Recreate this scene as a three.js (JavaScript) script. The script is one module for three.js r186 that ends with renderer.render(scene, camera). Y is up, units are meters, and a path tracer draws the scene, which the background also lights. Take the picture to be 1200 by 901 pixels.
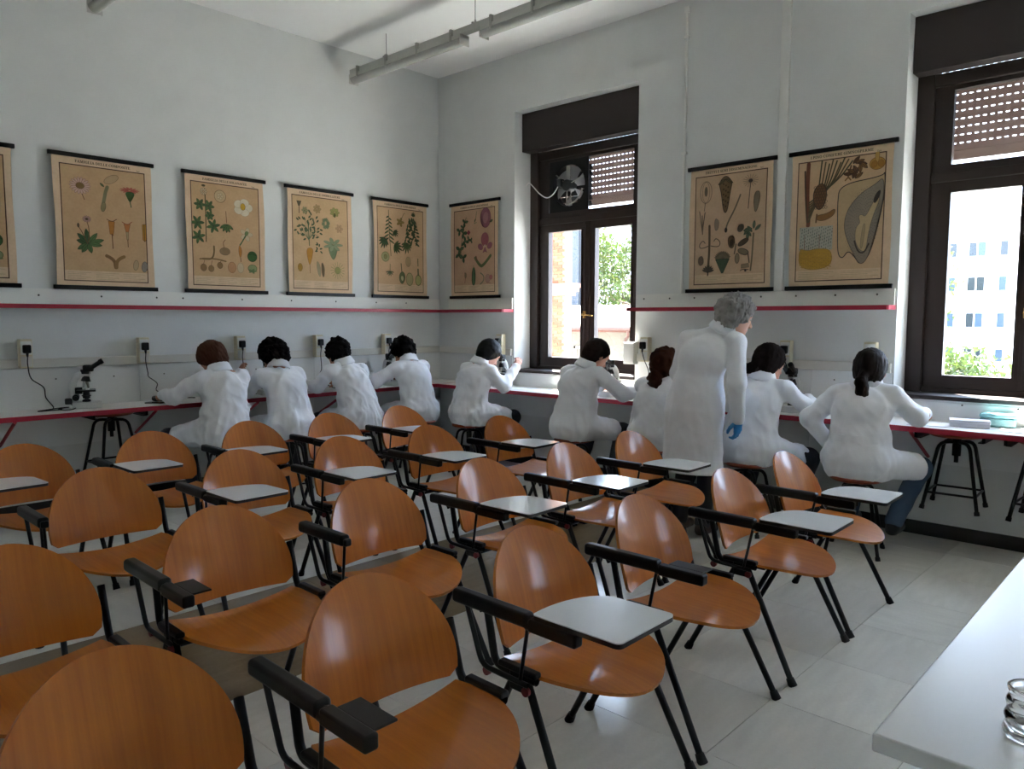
import * as THREE from 'three';
import { RoundedBoxGeometry } from 'three/addons/geometries/RoundedBoxGeometry.js';
import { mergeGeometries } from 'three/addons/utils/BufferGeometryUtils.js';
import { ImprovedNoise } from 'three/addons/math/ImprovedNoise.js';

// ---------- camera, sky, sun, exposure ----------
const scene = new THREE.Scene();
const camera = new THREE.PerspectiveCamera(2 * Math.atan(450.5 / 889.68) * 180 / Math.PI, 1200 / 901, 0.05, 400);
camera.position.set(-5.794, 1.5, 6.563);
camera.rotation.set(-0.085474, -0.818138, 0.002308, 'YXZ');
scene.add(camera);
scene.background = new THREE.Color(0.72, 0.91, 1.2);
scene.backgroundIntensity = 1.0;
const sun = new THREE.DirectionalLight(new THREE.Color(1, 0.96, 0.89), 9.5);
sun.position.set(24, 60, -17);
sun.target.position.set(0, 0, 4);
sun.castShadow = true;
Object.assign(sun.shadow.camera, { left: -60, right: 60, top: 60, bottom: -60, near: 1, far: 200 });
sun.shadow.mapSize.set(2048, 2048);
scene.add(sun, sun.target);
const renderer = new THREE.WebGLRenderer({ antialias: true });
renderer.toneMapping = THREE.LinearToneMapping;
renderer.toneMappingExposure = 13.0;
renderer.shadowMap.enabled = true;

// ---------- helpers ----------
const V = (x, y, z) => new THREE.Vector3(x, y, z);
const lin = (hex) => new THREE.Color(hex);
let seed = 12345;
const rnd = () => { seed = (seed * 1664525 + 1013904223) >>> 0; return seed / 4294967296; };
const noiseGen = new ImprovedNoise();
const noise = (x, y, z) => noiseGen.noise(x, y, z);
const names = new Map();
function numbered(n) { const k = names.get(n) || 0; names.set(n, k + 1); return k ? n + '_' + String(k).padStart(3, '0') : n; }
function add(name, geo, mat, parent) {
  const m = new THREE.Mesh(geo, mat); m.name = name; m.castShadow = m.receiveShadow = true;
  if (parent) parent.add(m);
  return m;
}
function tag(o, label, category, group) { o.userData.label = label; o.userData.category = category; if (group) o.userData.group = group; return o; }
function thing(name, label, category, pos, turn, group) {
  const g = new THREE.Group(); g.name = numbered(name); scene.add(g);
  if (pos) g.position.set(...pos);
  if (turn) g.rotation.y = turn;
  return tag(g, label, category, group);
}
function single(name, geo, mat, label, category, group) { const m = add(numbered(name), geo, mat, scene); return tag(m, label, category, group); }
function struct(name, geo, mat) { const m = add(name, geo, mat, scene); m.userData.kind = 'structure'; return m; }
function structGroup(name) { const g = new THREE.Group(); g.name = name; g.userData.kind = 'structure'; scene.add(g); return g; }
function copyOf(src, label, pos, turn) {
  const c = src.clone(); c.name = numbered(src.name.replace(/_\d{3}$/, '')); scene.add(c);
  c.userData = { ...src.userData, label };
  if (pos) c.position.set(...pos);
  c.rotation.y = turn || 0;
  return c;
}
function flat(g) {
  const n = g.index ? g.toNonIndexed() : g;
  for (const k of Object.keys(n.attributes)) if (!['position', 'normal', 'uv'].includes(k)) n.deleteAttribute(k);
  if (!n.attributes.uv) n.setAttribute('uv', new THREE.BufferAttribute(new Float32Array(n.attributes.position.count * 2), 2));
  if (!n.attributes.normal) n.computeVertexNormals();
  return n;
}
const merge = (list) => mergeGeometries(list.map(flat));
// box given by its extents, texture coordinates in metres
function ext(x0, x1, y0, y1, z0, z1, r = 0) {
  const w = x1 - x0, h = y1 - y0, d = z1 - z0;
  const g = r ? new RoundedBoxGeometry(w, h, d, 2, r) : new THREE.BoxGeometry(w, h, d);
  g.translate((x0 + x1) / 2, (y0 + y1) / 2, (z0 + z1) / 2);
  return metric(g);
}
function metric(g) {
  const p = g.attributes.position, n = g.attributes.normal, uv = new Float32Array(p.count * 2);
  for (let i = 0; i < p.count; i++) {
    const a = Math.abs(n.getX(i)), b = Math.abs(n.getY(i)), c = Math.abs(n.getZ(i));
    const [u, v] = b > a && b > c ? [p.getX(i), p.getZ(i)] : a > c ? [p.getZ(i), p.getY(i)] : [p.getX(i), p.getY(i)];
    uv[2 * i] = u; uv[2 * i + 1] = v;
  }
  g.setAttribute('uv', new THREE.BufferAttribute(uv, 2));
  return g;
}
const cbox = (w, h, d, x, y, z, r = 0) => ext(x - w / 2, x + w / 2, y - h / 2, y + h / 2, z - d / 2, z + d / 2, r);
function rod(a, b, r1, r2 = r1, seg = 10) {
  const A = Array.isArray(a) ? V(...a) : a, B = Array.isArray(b) ? V(...b) : b, d = B.clone().sub(A), L = d.length();
  const g = new THREE.CylinderGeometry(r2, r1, L, seg);
  g.translate(0, L / 2, 0);
  g.applyQuaternion(new THREE.Quaternion().setFromUnitVectors(V(0, 1, 0), d.normalize()));
  return g.translate(A.x, A.y, A.z);
}
function pipe(pts, r, seg = 8, steps = 0, tension = 0.5) {
  const c = new THREE.CatmullRomCurve3(pts.map((p) => V(...p)), false, 'catmullrom', tension);
  return new THREE.TubeGeometry(c, steps || pts.length * 5, r, seg, false);
}
// bent tube: straight runs joined by rounded corners
function bent(pts, r, bend = 0.03, seg = 8) {
  const P = pts.map((p) => V(...p)), path = new THREE.CurvePath();
  let at = P[0];
  for (let i = 1; i < P.length; i++) {
    if (i === P.length - 1) { path.add(new THREE.LineCurve3(at, P[i])); break; }
    const a = P[i].clone().add(P[i - 1].clone().sub(P[i]).setLength(bend)), b = P[i].clone().add(P[i + 1].clone().sub(P[i]).setLength(bend));
    path.add(new THREE.LineCurve3(at, a)); path.add(new THREE.QuadraticBezierCurve3(a, P[i], b)); at = b;
  }
  return new THREE.TubeGeometry(path, 8 * P.length, r, seg, false);
}
function lathe(profile, seg = 24) { return new THREE.LatheGeometry(profile.map(([x, y]) => new THREE.Vector2(x, y)), seg); }
// a bent sheet of given thickness; f(u, v) with u, v in 0..1 gives a point
function sheet(f, nu, nv, t, uvf) {
  const pos = [], uv = [], idx = [], N = (nu + 1) * (nv + 1), P = [];
  for (let j = 0; j <= nv; j++) for (let i = 0; i <= nu; i++) P.push(V(...f(i / nu, j / nv)));
  const e = 1e-3;
  const nrm = [];
  for (let j = 0; j <= nv; j++) for (let i = 0; i <= nu; i++) {
    const u = i / nu, v = j / nv, v1 = Math.min(1 - 1e-3, Math.max(1e-3, v));
    const a = V(...f(Math.min(1, u + e), v1)).sub(V(...f(Math.max(0, u - e), v1))), b = V(...f(u, Math.min(1, v1 + e))).sub(V(...f(u, Math.max(0, v1 - e))));
    nrm.push(a.cross(b).normalize());
  }
  for (const s of [1, -1]) for (let k = 0; k < N; k++) {
    const p = P[k].clone().addScaledVector(nrm[k], s * t / 2); pos.push(p.x, p.y, p.z);
    const q = uvf ? uvf(P[k]) : [P[k].x, P[k].y]; uv.push(q[0], q[1]);
  }
  const w = nu + 1;
  for (let j = 0; j < nv; j++) for (let i = 0; i < nu; i++) {
    const a = j * w + i, b = a + 1, c = a + w, d = c + 1;
    idx.push(a, b, d, a, d, c, N + a, N + d, N + b, N + a, N + c, N + d);
  }
  let g = new THREE.BufferGeometry();
  g.setAttribute('position', new THREE.Float32BufferAttribute(pos, 3)); g.setAttribute('uv', new THREE.Float32BufferAttribute(uv, 2)); g.setIndex(idx); g.computeVertexNormals();
  // rim with its own normals
  const ring = [];
  for (let i = 0; i < nu; i++) ring.push(i);
  for (let j = 0; j < nv; j++) ring.push(j * w + nu);
  for (let i = nu; i > 0; i--) ring.push(nv * w + i);
  for (let j = nv; j > 0; j--) ring.push(j * w);
  const rp = [], ru = [], ri = [];
  ring.forEach((k) => { for (const s of [0, N]) { rp.push(pos[3 * (k + s)], pos[3 * (k + s) + 1], pos[3 * (k + s) + 2]); ru.push(uv[2 * k], uv[2 * k + 1]); } });
  for (let k = 0; k < ring.length; k++) { const a = 2 * k, b = 2 * ((k + 1) % ring.length); ri.push(a, a + 1, b, b, a + 1, b + 1); }
  const r = new THREE.BufferGeometry();
  r.setAttribute('position', new THREE.Float32BufferAttribute(rp, 3)); r.setAttribute('uv', new THREE.Float32BufferAttribute(ru, 2)); r.setIndex(ri); r.computeVertexNormals();
  return merge([g, r]);
}
// ---------- computed textures ----------
function dataTex(w, h, f, srgb = true, rep = [1, 1]) {
  const d = new Uint8Array(w * h * 4);
  for (let y = 0; y < h; y++) for (let x = 0; x < w; x++) {
    const c = f(x / w, y / h, x, y), o = (y * w + x) * 4;
    for (let k = 0; k < 3; k++) d[o + k] = Math.max(0, Math.min(255, Math.round(Array.isArray(c) ? c[k] : c)));
    d[o + 3] = 255;
  }
  const t = new THREE.DataTexture(d, w, h);
  t.magFilter = THREE.LinearFilter; t.minFilter = THREE.LinearFilter; t.wrapS = t.wrapT = THREE.RepeatWrapping;
  if (srgb) t.colorSpace = THREE.SRGBColorSpace;
  t.repeat.set(...rep); t.needsUpdate = true;
  return t;
}
// noise that repeats over the unit square
function tileNoise(u, v, fu, fv, z) {
  const a = noise(u * fu, v * fv, z), b = noise((u - 1) * fu, v * fv, z), c = noise(u * fu, (v - 1) * fv, z), d = noise((u - 1) * fu, (v - 1) * fv, z);
  return (a * (1 - u) + b * u) * (1 - v) + (c * (1 - u) + d * u) * v;
}
const std = (o) => new THREE.MeshStandardMaterial(o);
const phys = (o) => new THREE.MeshPhysicalMaterial(o);
const plasterBump = dataTex(512, 512, (u, v) => 128 + 60 * tileNoise(u, v, 24, 24, 1.3) + 40 * tileNoise(u, v, 70, 70, 4.1), false, [0.8, 0.8]);
const plasterTone = dataTex(512, 512, (u, v) => { const n = 6 * tileNoise(u, v, 5, 5, 7.7) + 4 * tileNoise(u, v, 17, 17, 2.2); return [229 + n, 231 + n, 228 + n]; }, true, [0.35, 0.35]);
const woodTex = dataTex(512, 512, (u, v) => {
  const warp = 0.035 * tileNoise(u, v, 3, 2, 9.1);
  const a = tileNoise((u + warp + 1) % 1, v, 34, 1.5, 3.3), b = tileNoise((u + warp + 1) % 1, v, 110, 4, 5.5), c = tileNoise((u + warp + 1) % 1, v, 9, 1, 8.8);
  const n = 13 * a + 9 * b + 17 * c;
  return [194 + n, 111 + n * 0.85, 24 + n * 0.5];
}, true, [2.0, 2.0]);
const woodBump = dataTex(256, 256, (u, v) => 128 + 70 * tileNoise(u, v, 80, 3, 5.5), false, [2, 2]);
function floorTex(base, z) {
  return dataTex(512, 512, (u, v) => {
    const w = 0.06 * tileNoise(u, v, 4, 4, z + 2), n = tileNoise((u + w + 1) % 1, v, 5, 22, z) * 9 + tileNoise(u, v, 60, 60, z + 1) * 5 + tileNoise(u, v, 3, 3, z + 5) * 8;
    return base.map((b) => b + n);
  }, true, [1, 1]);
}
const clothBump = dataTex(256, 256, (u, v, x, y) => 128 + 50 * (((x >> 1) + (y >> 1)) % 2 ? 1 : -1) * 0.5 + 30 * tileNoise(u, v, 8, 8, 2), false, [4, 4]);

const M = {
  plaster: std({ color: 0xffffff, map: plasterTone, roughness: 0.92, bumpMap: plasterBump, bumpScale: 0.0012 }),
  ceiling: std({ color: lin(0xf6f7f5), roughness: 0.95, bumpMap: plasterBump, bumpScale: 0.001 }),
  panel: phys({ color: lin(0xeef0ee), roughness: 0.42 }),
  bench: phys({ color: lin(0xf2f1ec), roughness: 0.3 }),
  red: std({ color: lin(0xa81a33), roughness: 0.45 }),
  trunking: std({ color: lin(0xd8d5cb), roughness: 0.6 }),
  socket: std({ color: lin(0xddd3b4), roughness: 0.5 }),
  black: phys({ color: lin(0x09090a), roughness: 0.4, specularIntensity: 0.5 }),
  rubber: std({ color: lin(0x121212), roughness: 0.8 }),
  tube: phys({ color: lin(0x060607), roughness: 0.3, specularIntensity: 0.6 }),
  armpad: phys({ color: lin(0x0b0b0c), roughness: 0.42, specularIntensity: 0.5 }),
  knob: std({ color: lin(0x6e1a22), roughness: 0.4 }),
  ply: phys({ color: 0xffffff, map: woodTex, roughness: 0.55, specularIntensity: 0.6, bumpMap: woodBump, bumpScale: 0.00015, clearcoat: 0.6, clearcoatRoughness: 0.15 }),
  tablet: phys({ color: lin(0xeef2f3), roughness: 0.14 }),
  tabletEdge: std({ color: lin(0x2c2622), roughness: 0.5 }),
  darkwood: std({ color: lin(0x2a1d18), roughness: 0.5 }),
  darkboard: std({ color: lin(0x2e2523), roughness: 0.6 }),
  metal: std({ color: lin(0xa9a8a2), roughness: 0.45, metalness: 0.6 }),
  galv: std({ color: lin(0xc4c4be), roughness: 0.55 }),
  brass: std({ color: lin(0xb08a4a), roughness: 0.35, metalness: 0.9 }),
  glass: phys({ color: 0xffffff, transmission: 1, thickness: 0, roughness: 0, ior: 1.5 }),
  wire: std({ color: lin(0x6b6b68), roughness: 0.6, metalness: 0.4 }),
  baseboard: std({ color: lin(0x1f1a18), roughness: 0.55 }),
  whitepaint: std({ color: lin(0xeeeee8), roughness: 0.6 }),
  white: std({ color: lin(0xf4f4f2), roughness: 0.6 }),
  screw: std({ color: lin(0x55554f), roughness: 0.4, metalness: 0.7 }),
  paper: std({ color: lin(0xf3f3f3), roughness: 0.85 }),
};
// ---------- the room ----------
const RX = -7.7, RZ = 10.9, H = 4.17, T = 0.55;
const WIN = [[1.165, 2.665], [4.862, 6.362], [8.559, 10.059]], SILL = 0.985, HEAD = 3.6;
// floor of square tiles
const TILE = 0.515, fx0 = -4.52, fz0 = 2.76;
const floor = structGroup('floor');
add('screed', ext(RX, 0, -0.2, -0.012, 0, RZ), std({ color: lin(0x5c564c), roughness: 0.9 }), floor);
const lightTex = floorTex([233, 231, 221], 1.1), brownTex = floorTex([148, 134, 110], 6.3);
const shifted = (t, k, turn) => { const c = t.clone(); c.offset.set(k * 0.37, k * 0.61); c.rotation = turn * Math.PI / 2; c.repeat.set(1.2, 1.2); c.needsUpdate = true; return c; };
const tileMats = [0, 1, 2, 3].map((k) => phys({ map: shifted(lightTex, k, k % 2), color: new THREE.Color().setScalar([1, 0.96, 0.93, 0.985][k]), roughness: 0.13 }));
const brownMats = [0, 1].map((k) => phys({ map: shifted(brownTex, k, 0), color: new THREE.Color().setScalar([1, 0.94][k]), roughness: 0.14 }));
const tileGeo = new Map(), restTiles = [], eye = V(-5.794, 0, 6.563);
{
  const cells = [];
  for (let i = -7; i <= 9; i++) for (let j = -6; j <= 16; j++) {
    const x0 = Math.max(RX, fx0 + i * TILE), x1 = Math.min(0, fx0 + (i + 1) * TILE), z0 = Math.max(0, fz0 + j * TILE), z1 = Math.min(RZ, fz0 + (j + 1) * TILE);
    if (x1 - x0 < 0.02 || z1 - z0 < 0.02) continue;
    const c = V((x0 + x1) / 2 + 5.794, 0, (z0 + z1) / 2 - 6.563), ahead = c.x * 0.73 - c.z * 0.684, side = Math.abs(c.x * 0.684 + c.z * 0.73);
    cells.push({ x0, x1, z0, z1, i, j, seen: ahead > 0.5 && side < ahead * 0.75 + 0.7 });
  }
  for (const c of cells) {
    const w = c.x1 - c.x0 - 0.0025, d = c.z1 - c.z0 - 0.0025, key = w.toFixed(3) + '_' + d.toFixed(3);
    if (!tileGeo.has(key)) tileGeo.set(key, metric(new THREE.BoxGeometry(w, 0.014, d)));
    const brown = c.j === 0 || c.j === 1;
    if (!c.seen) { restTiles.push(ext(c.x0 + 0.00125, c.x1 - 0.00125, -0.014, 0, c.z0 + 0.00125, c.z1 - 0.00125)); continue; }
    const m = add('tile', tileGeo.get(key), brown ? brownMats[(c.i + 20) % 2] : tileMats[Math.floor(rnd() * 4)], floor);
    m.position.set((c.x0 + c.x1) / 2, -0.007, (c.z0 + c.z1) / 2);
  }
  add('far_tiles', merge(restTiles), tileMats[0], floor).userData.kind = 'stuff';
}
struct('ceiling', ext(RX - T, T, H, H + 0.3, -T, RZ + T), M.ceiling);
struct('wall_left', ext(RX - T, T, -0.2, H, -T, 0), M.plaster);
struct('wall_back', ext(RX - T, T, -0.2, H, RZ, RZ + T), M.plaster);
struct('wall_rear', ext(RX - T, RX, -0.2, H, 0, RZ), M.plaster);
{
  const g = [], zs = [0, ...WIN.flat(), RZ];
  for (let k = 0; k < zs.length; k += 2) g.push(ext(0, T, -0.2, H, zs[k], zs[k + 1]));
  for (const [a, b] of WIN) g.push(ext(0, T, -0.2, SILL - 0.03, a, b), ext(0, T, HEAD, H, a, b));
  struct('wall_right', merge(g), M.plaster);
}
struct('baseboard_left', ext(RX, 0, 0, 0.095, 0.0005, 0.012), M.baseboard);
struct('baseboard_right', ext(-0.012, -0.0005, 0, 0.095, 0.012, RZ), M.baseboard);
// white laminate panels between bench and trunking, with screw heads
const BH = 0.815, BD = 0.475, PT = 1.125;
const SOCKX = [-4.15, -3.305, -2.46, -1.645, -0.81], SOCKZ = [1.03, 2.82, 4.1, 4.72];
{
  const L = structGroup('trim_1'), R = structGroup('trim_2');
  const sc = (p, n) => { const g = new THREE.SphereGeometry(0.006, 8, 4); g.scale(n === 'x' ? 0.5 : 1, 1, n === 'z' ? 0.5 : 1); g.translate(...p); return g; };
  for (let k = 0, x = 0; x > RX + 0.1; k++, x -= 1.66) {
    const a = Math.max(RX, x - 1.66) + 0.0015, b = k ? x - 0.0015 : -0.008;
    const p = add('panel', ext(a, b, BH - 0.3, PT, 0.0005, 0.008), M.panel, L);
    for (let s = a + 0.2; s < b - 0.1; s += 0.42) add('screw', sc([s, PT - 0.09, 0.008], 'z'), M.screw, p);
  }
  const segs = [[0.0005, 1.15], [2.68, 3.14], [3.1415, 4.28], [4.2815, 4.85], [6.38, 8.5]];
  for (const [a, b] of segs) add('panel', ext(-0.008, -0.0005, BH - 0.3, PT, a + 0.0015, b), M.panel, R);
  for (const [a, b] of WIN) add('panel', ext(-0.008, -0.0005, BH - 0.3, SILL - 0.045, a - 0.014, b + 0.014), M.panel, R);
  for (const z of [3.3, 3.9, 4.45, 5.3, 5.62]) add('screw', sc([-0.008, z > 4.9 ? 0.93 : PT - 0.07, z], 'x'), M.screw, R);
  for (const [x, z] of [[-4.95, 0.1]]) add('screw', sc([x, 0.2, 0.003], 'z'), M.screw, L);
}
// cable trunking
{
  struct('trim_3', ext(RX, -0.03, PT, PT + 0.07, 0.0005, 0.03, 0.004), M.trunking);
  const t = structGroup('trim_4');
  for (const [a, b] of [[0.0305, 1.14], [2.685, 4.845], [6.385, 8.53]]) add('trunking', ext(-0.03, -0.0005, PT, PT + 0.07, a, b, 0.004), M.trunking, t);
}
// shelf at eye height with a red front edge and a screwed backboard
function shelfRun(name, label, boxes) {
  const s = thing(name, label, 'shelf');
  for (const [f, ends] of boxes) {
    add('board', f(0.0005, 0.155, 1.578, 1.602), M.whitepaint, s);
    add('red_edge', f(0.155, 0.17, 1.574, 1.606), M.red, s);
    add('backboard', f(0.0005, 0.018, 1.602, 1.725), M.whitepaint, s);
    for (const e of ends) add('red_end', e, M.red, s);
  }
  return s;
}
const onL = (a, b) => (d0, d1, y0, y1) => ext(a, b, y0, y1, d0, d1);
const onR = (a, b) => (d0, d1, y0, y1) => ext(-d1, -d0, y0, y1, a, b);
{
  const dot = (x, y, z) => { const g = new THREE.SphereGeometry(0.008, 8, 6); return g.translate(x, y, z); };
  const s1 = shelfRun('wall_shelf', 'long white shelf with red front edge under the five charts, left wall', [[onL(RX, -0.018), []]]);
  for (const x of [-6.2, -5.6, -5.1, -4.6, -4.03, -3.59, -3.16, -2.94, -2.4, -1.9, -1.4, -0.9, -0.5]) add('backboard_screw', dot(x, 1.675, 0.017), M.screw, s1);
  shelfRun('wall_shelf', 'short white shelf with red edge between the room corner and the fan window', [[onR(0.171, 1.15), [ext(-0.155, -0.0005, 1.574, 1.606, 1.15, 1.156)]]]);
  const s3 = shelfRun('wall_shelf', 'white shelf with red edge between the two windows, below two charts', [[onR(2.68, 4.847), [ext(-0.155, -0.0005, 1.574, 1.606, 4.847, 4.853)]]]);
  for (const z of [2.764, 3.026, 3.267, 3.859, 4.141, 4.437, 4.731]) add('backboard_screw', dot(-0.017, 1.685, z), M.screw, s3);
}
struct('trim_5', rod([-0.014, 4.07, 3.14], [-0.014, 1.728, 3.14], 0.012), M.whitepaint);
struct('trim_6', ext(-0.03, -0.0005, 1.728, H - 0.001, 3.965, 4.035, 0.003), M.whitepaint);
add('clip', merge([3.85, 2.9].map((y) => cbox(0.03, 0.02, 0.045, -0.014, y, 3.14))), M.whitepaint, scene.getObjectByName('trim_5'));
add('end_cap', cbox(0.03, 0.05, 0.04, -0.014, 4.07, 3.14, 0.004), M.whitepaint, scene.getObjectByName('trim_5'));

// ---------- windows ----------
const slatMat = phys({ color: lin(0x7f7069), roughness: 0.9, transmission: 0.3, thickness: 0 });
function slatGeo(w) {
  const g = [ext(-0.006, 0.006, 0, 0.0485, 0, w, 0.004)], n = Math.round(w / 0.046), p = w / n;
  for (let k = 0; k <= n; k++) g.push(ext(-0.003, 0.003, 0.0485, 0.0565, Math.max(0, k * p - 0.011), Math.min(w, k * p + 0.011)));
  return merge(g);
}
const slat = slatGeo(1.32);
WIN.forEach(([a, b], n) => {
  const w = structGroup('window_' + (n + 1)), F = 0.27, fb = M.darkwood;
  const fr = (z0, z1, y0, y1, x0 = F, x1 = F + 0.07, name = 'frame') => add(name, ext(x0, x1, y0, y1, z0, z1, 0.006), fb, w);
  // fixed frame
  fr(a + 0.001, a + 0.11, SILL, 3.22, F - 0.03, F + 0.1); fr(b - 0.11, b - 0.001, SILL, 3.22, F - 0.03, F + 0.1);
  fr(a + 0.11, b - 0.11, 3.13, 3.22, F - 0.02, F + 0.09); fr(a + 0.11, b - 0.11, 2.47, 2.535, F - 0.02, F + 0.09, 'transom'); fr(a + 0.11, b - 0.11, SILL, 1.02, F - 0.02, F + 0.09);
  // toplight sash
  const z0 = a + 0.11, z1 = b - 0.11;
  const sash = add('toplight', merge([ext(F + 0.005, F + 0.06, 2.535, 2.59, z0, z1), ext(F + 0.005, F + 0.06, 3.1, 3.13, z0, z1), ext(F + 0.005, F + 0.06, 2.59, 3.1, z0, z0 + 0.12), ext(F + 0.005, F + 0.06, 2.59, 3.1, z1 - 0.12, z1)]), fb, w);
  add('pane', ext(F + 0.03, F + 0.034, 2.585, 3.105, n === 0 ? z0 + 0.615 : z0 + 0.115, z1 - 0.115), M.glass, sash);
  // two casement leaves
  const mid = (a + b) / 2;
  for (const s of [0, 1]) {
    const c0 = s ? mid + 0.003 : z0, c1 = s ? z1 : mid - 0.003, p0 = c0 + (s ? 0.085 : 0.13), p1 = c1 - (s ? 0.13 : 0.085);
    const leaf = add('casement', merge([ext(F, F + 0.06, 1.02, 1.11, c0, c1), ext(F, F + 0.06, 2.395, 2.47, c0, c1), ext(F, F + 0.06, 1.11, 2.395, c0, p0), ext(F, F + 0.06, 1.11, 2.395, p1, c1)]), fb, w);
    add('pane', ext(F + 0.03, F + 0.034, 1.105, 2.4, p0 - 0.005, p1 + 0.005), M.glass, leaf);
    add('bead', merge([ext(F - 0.006, F, 1.1, 2.4, p0 - 0.012, p0), ext(F - 0.006, F, 1.1, 2.4, p1, p1 + 0.012)]), fb, leaf);
  }
  add('cover_strip', ext(F - 0.02, F, 1.03, 2.46, mid - 0.05, mid + 0.03, 0.004), fb, w);
  add('bolt_rod', rod([F - 0.026, 1.05, mid - 0.02], [F - 0.026, 2.46, mid - 0.02], 0.006), M.darkboard, w);
  add('handle', merge([cbox(0.02, 0.07, 0.03, F - 0.03, 1.55, mid - 0.02, 0.004), rod([F - 0.03, 1.55, mid - 0.02], [F - 0.075, 1.55, mid - 0.02], 0.007), rod([F - 0.072, 1.55, mid - 0.03], [F - 0.072, 1.54, mid + 0.11], 0.008, 0.006)]), M.brass, w);
  // shutter box, sill, roller shutter let down over the toplight
  add('shutter_box', ext(0.11, 0.24, 3.215, 3.597, a + 0.001, b - 0.001, 0.006), M.darkboard, w);
  add('sill', ext(-0.02, F - 0.005, SILL - 0.03, SILL, a + 0.001, b - 0.001, 0.005), M.darkboard, w);
  add('outer_sill', ext(F + 0.1, T + 0.03, SILL - 0.03, SILL - 0.002, a + 0.001, b - 0.001), M.whitepaint, w);
  add('bottom_bar', ext(0.435, 0.455, 2.645, 2.71, a + 0.09, b - 0.09, 0.004), slatMat, w);
  for (let k = 0; k < 14; k++) { const m = add('slat', slat, slatMat, w); m.position.set(0.445, 2.711 + k * 0.0566, a + 0.09); }
  add('shutter_guide', merge([ext(0.42, 0.47, SILL, 3.6, a + 0.001, a + 0.09), ext(0.42, 0.47, SILL, 3.6, b - 0.09, b - 0.001)]), fb, w);
});
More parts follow.
